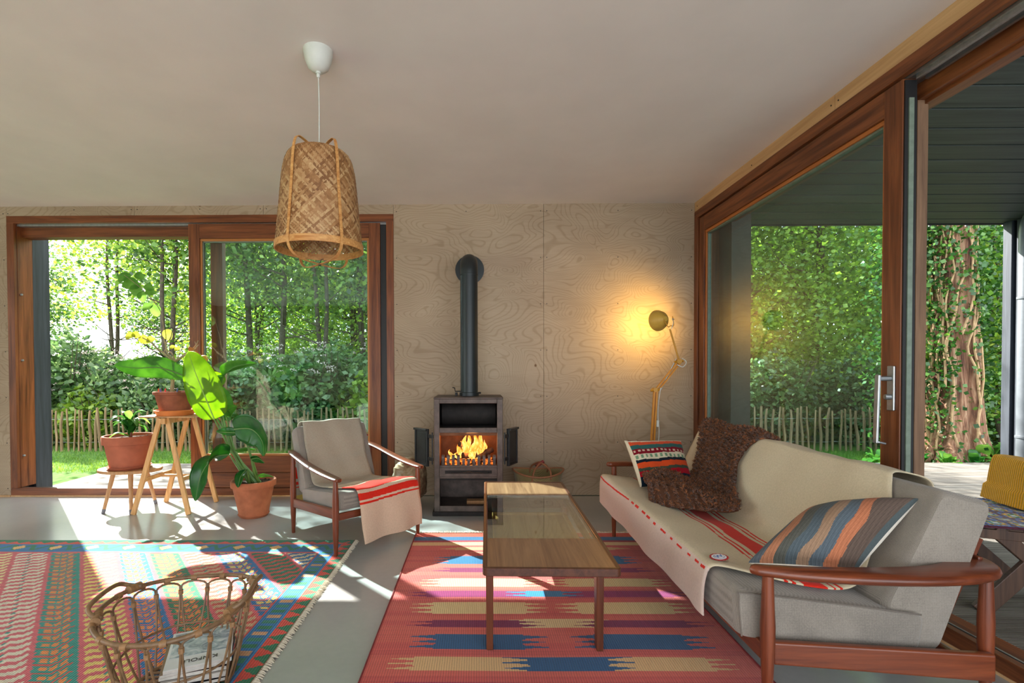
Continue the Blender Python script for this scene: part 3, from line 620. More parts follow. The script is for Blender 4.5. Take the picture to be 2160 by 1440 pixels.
m = MB(); m.beam((1.70, SY-0.96, 0.205), (1.70, SY+0.96, 0.205), 0.026, 0.06); W(m, 'back_rail', M_teaky, S, smooth=False, bevel=0.006); m = MB(); m.beam((1.825, SY-0.90, 0.54), (1.825, SY+0.90, 0.54), 0.02, 0.05); W(m, 'back_rail', M_teaky, S, smooth=False, bevel=0.006)
for k in range(7):
    y = SY-0.85+k*0.283; m = MB(); m.beam((1.70, y, 0.22), (1.865, y, 0.62), 0.03, 0.012, (0, 1, 0)); W(m, 'back_slat', M_teak, S, smooth=False, bevel=0.003)

# ---- blankets: a cloth profile swept across, colours woven in
M_wool = colmat('wool_blanket', rough=1.0, nscale=120, bmp=0.35, var=0.12, sheen=0.08)
def cloth(name, prof, w0, w1, nu, nv, place, colfn, parent=None, thick=0.006, mat_=M_wool, smooth_n=None):
    P = catmull([(p[0], p[1], 0) for p in prof], nu); d = [0.0]
    for i in range(1, nu): d.append(d[-1]+(P[i]-P[i-1]).length)
    V = []; cols = []
    for i in range(nu):
        tg = (P[min(i+1, nu-1)]-P[max(i-1, 0)]).normalized()
        for j in range(nv):
            v = j/(nv-1); V.append(place(P[i].x, P[i].y, w0+(w1-w0)*v, d[i]/d[-1], v, tg))
    Q = [(i*nv+j, (i+1)*nv+j, (i+1)*nv+j+1, i*nv+j+1) for i in range(nu-1) for j in range(nv-1)]
    for i in range(nu-1):
        for j in range(nv-1):
            cols.append(colfn((d[i]+d[i+1])/2, (j+0.5)/(nv-1), w0+(w1-w0)*(j+0.5)/(nv-1)))
    ob = np_mesh(name, V, Q, mat_, parent, smooth=True, cols=cols)
    md = ob.modifiers.new('solid', 'SOLIDIFY'); md.thickness = thick; md.offset = 0
    return ob, d
WOOL = lin((204, 190, 162)); WOOLD = lin((206, 196, 172)); REDW = lin((206, 44, 30)); GREYW = lin((196, 186, 168))
prof = [(0.900, 0.268), (0.898, 0.34), (0.899, 0.42), (0.912, 0.468), (0.96, 0.474), (1.08, 0.458), (1.25, 0.434), (1.38, 0.42), (1.455, 0.445), (1.50, 0.52), (1.585, 0.69), (1.645, 0.805), (1.672, 0.832), (1.74, 0.825), (1.84, 0.795), (1.862, 0.74), (1.83, 0.62), (1.79, 0.50)]
def s_col(d, v, y):
    X = d
    e = 0.008*math.sin(y*9)
    front = 0.19+0.02*math.sin(y*5)*0.3
    if abs(d-front) < 0.005 and (y > 3.0 or int(y*90) % 2 == 0): return REDW
    q = d-0.205+e*0.3
    for a, b in ((0.235, 0.247), (0.262, 0.275), (0.300, 0.395), (0.420, 0.432), (0.448, 0.460)):
        if a < q < b: return REDW
    return WOOL if d > 0.20 else lin((208, 188, 176))
def s_place(x, z, y, u, v, tg):
    edge = min(1, (y-1.93)/0.15) if y < 2.08 else 1
    wv = 0.004*math.sin(y*8+x*6)+0.003*math.sin(y*19+z*7); nx, nz = -tg.y, tg.x
    yy = y
    if v < 0.001: yy = y+0.03*math.sin(u*13)+(0.05 if u < 0.25 else 0)
    yy = y+(1-min(1, v*8))*(0.035*math.sin(u*12+1)+0.05*(u < 0.3)*(1-u/0.3))
    lump = 0.010*math.exp(-((y-2.7)/0.3)**2)*math.sin(u*20)
    if u > 0.62: yy += (1-v)**3*0.19*min(1, (u-0.62)/0.14)
    flare = -0.03*max(0, 0.10-u)*6*(0.5+0.5*math.sin(y*10))
    return (x+nx*(wv+lump*0.4)+flare*0.3, yy, z+nz*(wv+lump*0.4)+0.002)
bk, dd = cloth('wool_blanket', prof, 1.895, 3.70, 460, 64, s_place, s_col)
tag(bk, 'cream wool blanket with long red stripes draped over the sofa', 'blanket')
tag(bk, group=None)
# round woven badge and care label sewn on the blanket
nrm = Vector((-0.35, -0.0, 1)).normalized()
bc = Vector((0.975, 2.02, 0.487)); TB = Matrix.Translation(bc) @ Matrix.Rotation(-0.10, 4, 'Y') @ Matrix.Rotation(0.25, 4, 'Z')
m = MB(); pts = []
for k in range(48): a = 2*PI*k/48; r = 0.036+0.0018*math.cos(a*16); pts.append((r*math.cos(a)*0.95, r*math.sin(a)))
m.prism(pts, 0, 0.002, TB); m.mi = 1; m.prism([(0.0285*math.cos(2*PI*k/32), 0.0285*math.sin(2*PI*k/32)) for k in range(32)], 0.001, 0.0027, TB)
m.mi = 2; m.prism([(0.0205*math.cos(2*PI*k/32), 0.0205*math.sin(2*PI*k/32)) for k in range(32)], 0.002, 0.0032, TB)
m.mi = 1; m.prism([(0.0190*math.cos(2*PI*k/32), 0.0190*math.sin(2*PI*k/32)) for k in range(32)], 0.0025, 0.0037, TB)
M_bred = plain('badge_red', (170, 30, 34), 0.8); M_bwhite = plain('badge_white', (222, 222, 222), 0.8); M_bblue = plain('badge_blue', (40, 90, 160), 0.8)
badge = m.build('badge', [M_bred, M_bwhite, M_bblue], bk, smooth=False)
def text_mesh(name, body, size, M, material, parent, extrude=0.0004, world=True):
    cu = bpy.data.curves.new(name, 'FONT'); cu.body = body; cu.size = size; cu.align_x = 'CENTER'; cu.align_y = 'CENTER'; cu.extrude = extrude
    to = bpy.data.objects.new(name, cu); COL.objects.link(to); bpy.context.view_layer.update()
    me = bpy.data.meshes.new_from_object(to.evaluated_get(bpy.context.evaluated_depsgraph_get())); bpy.data.objects.remove(to)
    me.transform(M); return link_mesh(name, me, material, parent, world)
text_mesh('monogram', 'W', 0.034, TB @ Matrix.Translation((0, 0, 0.0042)), M_bblue, badge)
m = MB(); m.box((-0.012, -0.018, 0), (0.012, 0.018, 0.0015), Matrix.Translation((0.905, 1.985, 0.448)) @ Matrix.Rotation(-0.9, 4, 'Y')); m.mi = 1; m.box((-0.008, -0.014, 0.001), (0.002, 0.004, 0.002), Matrix.Translation((0.905, 1.985, 0.448)) @ Matrix.Rotation(-0.9, 4, 'Y')); m.build('care_label', [M_bwhite, M_black], bk, smooth=False)

# ---- cushions on the sofa
def pillow(name, A, B, C_, D, thick, colfn, n=36, backcol=None, sag=0.0, matn=None, pinch=0.05):
    'A top right, B bottom right, C bottom left, D top left'
    A, B, C_, D = map(Vector, (A, B, C_, D)); nrm = ((A-C_).cross(D-B)).normalized(); cen = (A+B+C_+D)/4
    if nrm.dot(Vector((0, 0, EYE))-cen) < 0: nrm = -nrm
    V = []; Q = []; cols = []
    for side in (1, -1):
        b = len(V)
        for i in range(n+1):
            for j in range(n+1):
                u, v = i/n, j/n; e = 16*u*(1-u)*v*(1-v)
                uu = u+pinch*(0.5-u)*(4*v*(1-v))*(2*abs(u-0.5))**2; vv = v+pinch*(0.5-v)*(4*u*(1-u))*(2*abs(v-0.5))**2
                p = C_*(1-uu)*(1-vv)+B*uu*(1-vv)+D*(1-uu)*vv+A*uu*vv
                h = thick*(max(e, 0)**0.42)*(0.5 if side > 0 else 0.5)+0.004*math.sin(u*17+v*9)*e
                V.append(p+nrm*side*h-Vector((0, 0, sag*e)))
        for i in range(n):
            for j in range(n):
                a = b+i*(n+1)+j; q = (a, a+n+1, a+n+2, a+1); Q.append(q if side > 0 else q[::-1])
                cols.append(colfn((i+0.5)/n, (j+0.5)/n) if (side > 0 or backcol is None) else backcol)
    return np_mesh(name, V, Q, matn or M_wool, smooth=True, cols=cols)
cB = [lin(c) for c in ((92, 78, 70), (172, 108, 78), (84, 94, 102), (146, 118, 96), (80, 90, 96), (84, 84, 78), (166, 112, 84), (86, 92, 98))]
def col_near(u, v):
    k = (1-u)*8.4-0.75+0.45*math.sin(v*4.6+0.4)+0.12*math.sin(v*13+u*9); st = (math.sin(u*170+v*22)+math.sin(u*310-v*13))*0.11+1
    if u > 0.972: return lin((78, 88, 90))
    i = max(0, min(7, int(math.floor(max(0, k))))); return tuple(c*st for c in cB[i])
pn = pillow('striped_cushion', (1.645, 1.865, 0.765), (1.375, 1.815, 0.515), (1.035, 1.915, 0.505), (1.385, 2.09, 0.665), 0.20, col_near, backcol=lin((226, 220, 206)), n=120)
tag(pn, 'brown, rust and blue-grey striped cushion leaning at the near end of the sofa', 'cushion')
cs = [(0.0, (16, 34, 50)), (0.16, (160, 16, 34)), (0.27, (58, 70, 56)), (0.33, (200, 72, 30)), (0.44, (20, 30, 40)), (0.50, (206, 196, 168)), (0.62, (120, 14, 30)), (0.74, (44, 92, 88)), (0.84, (204, 76, 40)), (0.93, (214, 202, 176)), (0.97, (120, 24, 40))]
def col_far(u, v):
    c = cs[0][1]
    for a, k in cs:
        if v+0.025*math.sin(u*5) >= a: c = k
    if 0.52 < v < 0.58 and int(u*24) % 2: c = (110, 140, 110)
    if 0.66 < v < 0.70 and int(u*26) % 2: c = (200, 170, 150)
    if u < 0.03: c = (214, 202, 176)
    return lin(c)
pf = pillow('red_striped_cushion', (1.46, 3.60, 0.735), (1.44, 3.34, 0.475), (1.055, 3.26, 0.480), (1.035, 3.55, 0.745), 0.13, col_far, n=70)
tag(pf, 'red, orange and teal banded cushion beside the sheepskin at the sofa far end', 'cushion')

# ---- sheepskin: thick curly pile over the far back corner
M_fur = plain('brown_sheepskin', (84, 46, 20), 0.8, nscale=40, var=0.5, bmp=0, spec=0.3, sheen=0.4)
M_furt = plain('sheepskin_tips', (134, 78, 38), 0.75, nscale=40, var=0.4, bmp=0, spec=0.35, sheen=0.4)
M_hide = plain('woolly_hide', (84, 48, 26), 0.9)
def fur_surface(u, v):
    'u 0 = behind the sofa back .. 1 = front of the seat; v 0 = far .. 1 = near'
    path = [(1.80, 0.80), (1.70, 0.845), (1.63, 0.80), (1.56, 0.66), (1.49, 0.53), (1.40, 0.475), (1.24, 0.505), (1.06, 0.495)]
    p = catmull([(a, b, 0) for a, b in path], 41)[min(40, max(0, int(u*40)))]
    k = [3.62, 3.64, 3.62, 3.50, 3.44, 3.42, 3.36, 3.22]; f = u*7; i = min(6, int(f)); yf = k[i]*(1-(f-i))+k[i+1]*(f-i)
    k2 = [3.00, 2.92, 2.98, 3.00, 2.88, 2.66, 2.68, 2.96]; yn = k2[i]*(1-(f-i))+k2[i+1]*(f-i)
    y = yf+(yn-yf)*v; x = p.x; z = p.y
    z += 0.035*math.sin(v*PI*2+u*5)*max(0, u-0.45)*2+0.02*math.sin(v*9+u*8)
    if u > 0.6 and v < 0.5: z += 0.14*(0.5-v)*min(1, (u-0.6)*5)
    if u > 0.55: x -= 0.10*(v-0.4)*(u-0.55)
    return Vector((x-0.015, y, z+0.012))
NU, NV = 44, 34; m = MB(); m.grid(lambda a, b: fur_surface(a, b), NU, NV)
sk = thing('sheepskin', 'shaggy dark brown sheepskin thrown over the back corner of the sofa', 'sheepskin', (1.5, 3.2, 0.45))
W(m, 'hide', M_hide, sk, solid=0.01, offs=0)
rs = random.Random(11); V = []; Q = []; mi = []
G = {}
for k in range(26000):
    u = rs.random()*0.98+0.005; v = rs.random()*0.98+0.005
    if rs.random() < 0.2: v = rs.choice([0.004+rs.random()*0.02, 0.976+rs.random()*0.02])
    if rs.random() < 0.06: u = 0.99-rs.random()*0.02
    key = (int(u*60), int(v*60))
    if key not in G:
        uu, vv = (key[0]+0.5)/60, (key[1]+0.5)/60; a = fur_surface(uu, vv); du = fur_surface(min(uu+0.03, 1), vv)-a; dv = fur_surface(uu, min(vv+0.03, 1))-a
        nn = du.cross(dv); nn.normalize()
        if nn.z < 0 and uu > 0.3: nn = -nn
        if uu <= 0.3 and nn.z < 0: nn = -nn
        G[key] = (nn, du.normalized() if du.length > 1e-6 else Vector((0, 0, -1)))
    nn, dn = G[key]; p = fur_surface(u, v)
    cl = math.sin(p.x*70+p.y*50)*math.sin(p.z*80+p.y*61)
    d = (nn*1.0+Vector((rs.uniform(-.6, .6), rs.uniform(-.6, .6), rs.uniform(-.7, .3)))+dn*0.4).normalized(); ln = 0.024+0.016*rs.random()+0.008*cl
    sd_ = d.cross(Vector((rs.uniform(-1, 1), rs.uniform(-1, 1), rs.uniform(-1, 1)))).normalized(); w_ = 0.0030; b = len(V)
    bend = sd_.cross(d)*rs.uniform(-0.9, 0.9)
    for q_, ww in ((0, w_), (0.4, w_*1.1), (0.75, w_*0.9), (1.0, w_*0.25)):
        c_ = p+d*ln*q_*(1-0.25*q_)+bend*ln*(q_**2)*0.6+sd_*0.004*math.sin(q_*7); V += [c_-sd_*ww, c_+sd_*ww]
    t_ = 1 if rs.random() < 0.42 else 0
    for i in range(3): Q.append((b+2*i, b+2*i+1, b+2*i+3, b+2*i+2)); mi.append(t_)
np_mesh('wool_pile', V, Q, [M_fur, M_furt], sk, midx=mi, world=True, smooth=True)
# ================================================================ ARMCHAIR
A = thing('teak_armchair', 'teak framed lounge chair with grey linen cushions in front of the glass door', 'armchair', (-0.950, 3.792, 0.0), math.radians(43.2))
for sx in (-1, 1):
    for sy in (-1, 1):
        m = MB(); x = sx*0.338; y = sy*0.345; zt_ = 0.515 if sy < 0 else 0.60
        m.lathe([(0.012, 0), (0.013, 0.004), (0.020, 0.16), (0.0235, 0.30), (0.022, 0.38), (0.015, zt_-0.01), (0.014, zt_)], 18, (x, y, 0)); m.build('leg', M_teak, A)
    out = [(0.338, -0.40, 0.521, 0.014), (0.338, -0.38, 0.522, 0.028), (0.340, -0.30, 0.527, 0.034), (0.346, -0.15, 0.540, 0.036), (0.352, 0.02, 0.562, 0.034), (0.352, 0.18, 0.590, 0.032), (0.346, 0.30, 0.612, 0.034), (0.336, 0.385, 0.622, 0.024), (0.332, 0.40, 0.622, 0.012)]
    P = catmull([(sx*a, b, c) for a, b, c, d in out], 33); Wd = catmull([(d, 0, 0) for a, b, c, d in out], 33); m = MB(); vs = []
    for i, p in enumerate(P):
        w_ = Wd[i].x
        for dx_, dz_ in ((-1, 0.004), (-0.7, 0.011), (0.7, 0.011), (1, 0.004), (0.9, -0.008), (0.4, -0.012), (-0.4, -0.012), (-0.9, -0.008)): vs.append((p.x+dx_*w_, p.y, p.z+dz_))
    m.add(vs, [(i*8+j, i*8+(j+1) % 8, (i+1)*8+(j+1) % 8, (i+1)*8+j) for i in range(32) for j in range(8)]+[tuple(reversed(range(8))), tuple(256+j for j in range(8))]); m.build('armrest', M_teaky, A)
    m = MB(); m.beam((sx*0.338, -0.33, 0.285), (sx*0.338, 0.33, 0.235), 0.022, 0.07); m.build('side_rail', M_teaky, A, smooth=False, bevel=0.009, seg=3)
m = MB(); m.beam((-0.33, -0.335, 0.262), (0.33, -0.335, 0.262), 0.022, 0.05); m.build('front_rail', M_teakx, A, smooth=False, bevel=0.006)
m = MB(); m.beam((-0.30, 0.30, 0.205), (0.30, 0.30, 0.205), 0.022, 0.05); m.build('back_rail', M_teakx, A, smooth=False, bevel=0.006); m = MB(); m.beam((-0.27, 0.455, 0.72), (0.27, 0.455, 0.72), 0.03, 0.05); m.build('back_rail', M_teakx, A, smooth=False, bevel=0.006)
for k in (-2, -1, 0, 1, 2):
    m = MB(); m.beam((k*0.118, 0.295, 0.20), (k*0.118, 0.47, 0.765), 0.03, 0.012, (0, 1, 0)); m.build('back_slat', M_teak, A, smooth=False, bevel=0.003)
def xcushion(prof, x0, x1, r=0.03):
    m = cushion_mesh(prof, x0, x1, r=r); m.v = [(y, x, z) for x, y, z in m.v]; m.f = [f[::-1] for f in m.f]; return m
# profile is (y,z); x is the sweep
seatp = rprof([(-0.335, 0.295), (0.26, 0.235), (0.28, 0.35), (-0.345, 0.42)], 0.03)
xcushion(seatp, -0.305, 0.305).build('seat_cushion', M_linen, A)
backp = rprof([(0.20, 0.33), (0.315, 0.30), (0.475, 0.775), (0.375, 0.82), (0.20, 0.40)], 0.03)
xcushion(backp, -0.30, 0.30).build('back_cushion', M_linen, A)
prof = [(0.545, 0.13), (0.54, 0.28), (0.525, 0.48), (0.505, 0.68), (0.493, 0.79), (0.455, 0.828), (0.385, 0.842), (0.355, 0.815), (0.28, 0.64), (0.205, 0.47), (0.165, 0.40), (0.10, 0.387), (-0.05, 0.402), (-0.22, 0.425), (-0.325, 0.436), (-0.362, 0.418), (-0.378, 0.37), (-0.388, 0.25), (-0.402, 0.075)]
def a_col(d, v, x):
    if d < 0.10: return lin((196, 170, 90))
    for a, b in ((0.16, 0.175), (0.19, 0.215), (0.24, 0.34), (0.36, 0.40)):
        if a < d < b: return REDW
    q = d+0.012*math.sin(x*8)-0.0
    for a, b in ((1.600, 1.606), (1.645, 1.815), (1.840, 1.885), (1.900, 1.914)):
        if a < q < b: return REDW
    if d < 1.50: return lin((166, 157, 140))
    return lin((206, 178, 154)) if d > 1.82 else WOOL
AM = base_matrix(A)
def a_place(y, z, x, u, v, tg):
    nx, nz = -tg.y, tg.x
    wv = 0.004*math.sin(x*14+y*9)+0.003*math.sin(x*31+z*12)+0.005*math.sin(z*25)*math.sin(x*5)
    hang = max(0, u-0.86)/0.14
    x2 = x+0.02*math.sin(u*9)*(1 if v > 0.5 else 1)+(0.035*hang) + 0.04*(u > 0.66)*min(1, (u-0.66)*6)
    if u < 0.25: x2 -= 0.03
    p = Vector((x2, y+nx*wv-0.016*hang*math.sin(x*22), z+nz*wv+0.002+(0.03*hang*(0.5-v)*-1)))
    return AM @ p
ab, _ = cloth('wool_throw', prof, -0.245, 0.262, 420, 24, a_place, a_col)
tag(ab, 'cream wool throw with red stripes hanging over the armchair', 'blanket')

# ================================================================ WOOD STOVE
M_iron = plain('rusty_cast_iron', (82, 70, 64), 0.5, 0.35, nscale=14, var=0.3, bmp=0.2)
M_irond = plain('sooty_iron', (30, 25, 23), 0.75, 0.1, nscale=18, var=0.4, bmp=0.3)
M_brick = plain('firebrick', (120, 78, 52), 0.9, nscale=10, var=0.3, bmp=0.2)
M_flue = plain('black_flue_steel', (44, 50, 52), 0.42, 0.4, nscale=6, var=0.06, bmp=0.0)
Sx0, Sx1, Sy0, Sy1 = -0.384, 0.205, 4.252, 4.70
ST = thing('wood_stove', 'dark cast iron wood stove with a lit fire and open doors', 'stove', (-0.09, 4.47, 0))
m = MB()
m.box((Sx0, Sy0+0.02, 0.035), (Sx0+0.02, Sy1, 1.0)); m.box((Sx1-0.02, Sy0+0.02, 0.035), (Sx1, Sy1, 1.0)); m.box((Sx0, Sy1-0.02, 0.035), (Sx1, Sy1, 1.0)); m.box((Sx0-0.004, Sy0+0.005, 1.0), (Sx1+0.004, Sy1+0.004, 1.018)); m.box((Sx0, Sy0+0.02, 0.035), (Sx1, Sy1, 0.055))
ST_body = W(m, 'body', M_iron, ST, smooth=False, bevel=0.006)
ox0, ox1 = -0.336, 0.155
m = MB(); fz = [(0.035, 0.085), (0.320, 0.434), (0.712, 0.757), (0.964, 1.003)]
for a, b in fz: m.box((ox0-0.001, Sy0, a), (ox1+0.001, Sy0+0.03, b))
m.box((Sx0, Sy0, 0.035), (ox0, Sy0+0.03, 1.003)); m.box((ox1, Sy0, 0.035), (Sx1, Sy0+0.03, 1.003)); W(m, 'front_frame', M_iron, ST, smooth=False, bevel=0.004)
for a_, b_ in ((0.735, 0.75), (0.40, 0.42), (0.30, 0.315)): m = MB(); m.box((Sx0+0.02, Sy0+0.03, a_), (Sx1-0.02, Sy1-0.02, b_)); W(m, 'inner_shelf', M_irond, ST, smooth=False)
m = MB(); m.box((Sx0+0.021, Sy0+0.03, 0.42), (Sx0+0.04, Sy1-0.03, 0.735)); m.box((Sx1-0.04, Sy0+0.03, 0.42), (Sx1-0.021, Sy1-0.03, 0.735)); m.box((Sx0+0.04, Sy1-0.05, 0.42), (Sx1-0.04, Sy1-0.03, 0.735)); m.box((Sx0+0.02, Sy0+0.035, 0.685), (Sx1-0.02, Sy0+0.07, 0.735)); W(m, 'fire_lining', M_brick, ST, smooth=False)
m = MB(); m.box((Sx0+0.021, Sy0+0.032, 0.752), (Sx0+0.023, Sy1-0.022, 0.998)); m.box((Sx0+0.021, Sy1-0.026, 0.752), (Sx1-0.021, Sy1-0.022, 0.998)); m.box((Sx1-0.023, Sy0+0.032, 0.752), (Sx1-0.021, Sy1-0.022, 0.998)); W(m, 'niche_lining', M_irond, ST, smooth=False)
m = MB(); m.lathe([(0.115, -0.24), (0.115, 0.24)], 24, M=Matrix.Translation((-0.09, 4.54, 0.86)) @ Matrix.Rotation(PI/2, 4, 'Y')); W(m, 'smoke_duct', M_irond, ST)
m = MB(); m.box((Sx0-0.015, Sy0-0.012, 0.0), (Sx1+0.015, Sy1+0.01, 0.036)); W(m, 'plinth', M_irond, ST, smooth=False, bevel=0.005)
m = MB(); m.box((ox0-0.005, Sy0-0.008, 0.335), (ox1+0.003, Sy0+0.001, 0.415)); dr = W(m, 'ash_drawer', M_iron, ST, smooth=False, bevel=0.008, seg=3)
m = MB(); m.box((-0.29, Sy0-0.012, 0.365), (0.11, Sy0-0.006, 0.392)); m.tube([(-0.24, Sy0-0.022, 0.372), (-0.10, Sy0-0.026, 0.374), (0.06, Sy0-0.022, 0.372), (0.09, Sy0-0.018, 0.376)], 0.005, 8); m.box((-0.11, Sy0-0.03, 0.368), (-0.07, Sy0-0.008, 0.384)); W(m, 'drawer_handle', M_irond, dr, smooth=False, bevel=0.002)
for k in range(11):
    x = ox0+0.028+k*0.044; h = 0.085 if k not in (4, 5, 6) else 0.055; m = MB(); m.mi = 0; m.ribbon([(x, Sy0+0.012, 0.432), (x, Sy0+0.006, 0.432+h*0.7), (x, Sy0+0.012, 0.432+h), (x, Sy0+0.03, 0.432+h-0.002)], 0.024, 0.008, (1, 0, 0), smooth=8); W(m, 'grate_bar', M_iron, ST)
def sdoor(name, hx, ang, sgn):
    # hinged at hx; width .2; folded back
    Mx = Matrix.Translation((hx, Sy0+0.01, 0)) @ Matrix.Rotation(ang, 4, 'Z'); m = MB(); z0, z1 = 0.415, 0.74
    def B(lo, hi): m.box((min(lo[0]*sgn, hi[0]*sgn), lo[1], lo[2]), (max(lo[0]*sgn, hi[0]*sgn), hi[1], hi[2]), Mx)
    B((0.06, -0.012, z0), (0.245, 0.006, z1)); B((0.06, -0.02, z0), (0.075, -0.012, z1)); B((0.23, -0.02, z0), (0.245, -0.012, z1)); B((0.06, -0.02, z0), (0.245, -0.012, z0+0.015)); B((0.06, -0.034, z1-0.018), (0.245, -0.012, z1)); B((0.085, -0.016, z0+0.03), (0.22, -0.012, z1-0.035))
    d = W(m, 'stove_door', M_irond2, ST, smooth=False, bevel=0.003)
    m = MB()
    for zz in (0.47, 0.665): B((-0.012, -0.012, zz), (0.062, 0.0, zz+0.03))
    m.tube([Mx @ Vector((0.0, -0.005, 0.44)), Mx @ Vector((0.0, -0.005, 0.715))], 0.006, 8)
    W(m, 'hinge', M_irond2, d, smooth=False, bevel=0.002)
M_irond2 = plain('black_iron_door', (52, 54, 56), 0.35, 0.5, nscale=10, var=0.2, bmp=0.08)
sdoor('l', Sx0-0.012, math.radians(-48)*1.0, -1)
sdoor('r', Sx1+0.012, math.radians(62), 1)
# flue
m = MB(); fx, fy = -0.086, 4.50
m.tube([(fx, fy, 1.016), (fx, fy, 2.10)], 0.079, 36); m.lathe([(0.081, -0.006), (0.083, 0), (0.081, 0.006)], 36, (fx, fy, 2.105)); m.lathe([(0.088, 0), (0.088, 0.03), (0.082, 0.034)], 36, (fx, fy, 1.017))
m.tube([(fx, fy, 2.10), (fx, fy+0.005, 2.16), (fx, fy+0.05, 2.215), (fx, fy+0.13, 2.238), (fx, YW-0.002, 2.240)], 0.0792, 36, smooth=16)
fl_ = W(m, 'flue_pipe', M_flue, ST)
m = MB(); m.lathe([(0.142, 0.0), (0.142, 0.012), (0.08, 0.016)], 40, M=Matrix.Translation((fx-0.0, YW-0.0005, 2.235)) @ Matrix.Rotation(PI/2, 4, 'X')); W(m, 'wall_rosette', M_flue, fl_)
m = MB(); m.tube([(fx-0.07, fy-0.02, 1.06), (fx-0.125, fy-0.03, 1.06), (fx-0.13, fy-0.03, 1.09), (fx-0.15, fy-0.03, 1.095)], 0.005, 8); m.lathe([(0.012, 0), (0.012, 0.03)], 10, (fx-0.115, fy-0.04, 1.02)); W(m, 'damper_lever', M_black, fl_)
m = MB(); m.tube([(fx+0.07, fy-0.02, 1.045), (fx+0.105, fy-0.03, 1.045)], 0.008, 8); W(m, 'screw_cap', M_black, fl_)
# logs, embers and flames
M_log = plain('charred_log', (74, 50, 36), 0.9, nscale=16, var=0.5, bmp=0.8)
def emis(name, stops, strength, scale=(6, 6, 3)):
    m, t, b = mat(name); v = coords(t, scale, which='Object'); n = noise(t, v, 3.0, 4, 0.6, 1.0); c = ramp(t, n, stops)
    b.inputs['Base Color'].default_value = (0.02, 0.01, 0.005, 1); t.links.new(c, b.inputs['Emission Color']); b.inputs['Emission Strength'].default_value = strength; b.inputs['Roughness'].default_value = 1.0; return m
M_flame = emis('flame', [(0.3, (0.75, 0.13, 0.008)), (0.5, (1.0, 0.30, 0.03)), (0.68, (1.0, 0.62, 0.18))], 1.05, (12, 12, 4))
M_ember = emis('embers', [(0.42, (0.02, 0.005, 0.002)), (0.6, (1.0, 0.18, 0.02))], 1.4, (20, 20, 20))
for k, (a, b, r) in enumerate((((-0.26, 4.45, 0.475), (0.02, 4.40, 0.50), 0.030), ((-0.14, 4.36, 0.50), (0.09, 4.52, 0.47), 0.028), ((-0.05, 4.48, 0.52), (-0.17, 4.36, 0.60), 0.024), ((0.0, 4.37, 0.48), (0.12, 4.44, 0.54), 0.026))):
    m = MB(); m.tube([a, ((a[0]+b[0])/2, (a[1]+b[1])/2, (a[2]+b[2])/2+0.01), b], [r, r*1.08, r*0.95], 12); o = m.build('burning_log', M_log, origin=((a[0]+b[0])/2, (a[1]+b[1])/2, min(a[2], b[2])-r))
    tag(o, ('long charred log lying lowest across the stove grate', 'charred log crossing behind the others in the fire', 'short charred log standing upright in the flames', 'charred log leaning right in the fire')[k], 'log')
m = MB(); rr_ = random.Random(4)
for k in range(70):
    x = rr_.uniform(-0.30, 0.12); y = rr_.uniform(4.30, 4.58); s_ = rr_.uniform(0.006, 0.015); m.box((x-s_, y-s_, 0.42), (x+s_, y+s_, 0.425+s_*1.6), None)
o = m.build('embers', M_ember, origin=(-0.09, 4.44, 0.42)); tag(o, 'glowing embers on the stove grate', 'embers', kind='stuff')
fs_ = thing('fire', 'orange flames burning in the open stove', 'fire', (-0.09, 4.40, 0.46))
for k, (x, y, h, w_, lean) in enumerate(((-0.135, 4.38, 0.215, 0.030, 0.02), (-0.09, 4.40, 0.19, 0.026, -0.015), (-0.045, 4.37, 0.225, 0.034, 0.015), (-0.005, 4.40, 0.235, 0.030, 0.035), (-0.17, 4.42, 0.15, 0.024, 0.0), (-0.065, 4.35, 0.14, 0.022, 0.01), (0.03, 4.42, 0.16, 0.02, 0.03), (-0.245, 4.36, 0.085, 0.014, -0.01), (-0.205, 4.38, 0.06, 0.012, 0.0), (-0.11, 4.44, 0.21, 0.03, 0.02))):
    m = MB(); pts = []; rad = []
    for i in range(9):
        q = i/8; pts.append((x+lean*q+0.012*math.sin(q*7+k*1.7), y+0.008*math.sin(q*5+k), 0.50-0.03+h*q)); rad.append(max(0.001, w_*math.sin(PI*(0.12+0.86*q**0.75))*(1+0.18*math.sin(q*13+k))))
    m.tube(pts, rad, 10, flat=1.0); W(m, 'flame', M_flame, fs_)
fd = bpy.data.lights.new('fire_light', 'POINT'); fd.energy = 5; fd.color = (1.0, 0.42, 0.12); fd.shadow_soft_size = 0.05; fo = bpy.data.objects.new('fire_light', fd); COL.objects.link(fo); fo.location = (-0.06, 4.33, 0.62)
m = MB(); m.box((-0.11, 4.42, 0.14), (0.07, 4.50, 0.17), Matrix.Rotation(0.0, 4, 'Z')); o = m.build('split_log', M_beechg, smooth=False, bevel=0.004, origin=(-0.02, 4.46, 0.055)); 
o.data.transform(Matrix.Translation((0, 0, -0.085))); tag(o, 'pale split log in the bottom niche of the stove', 'log')

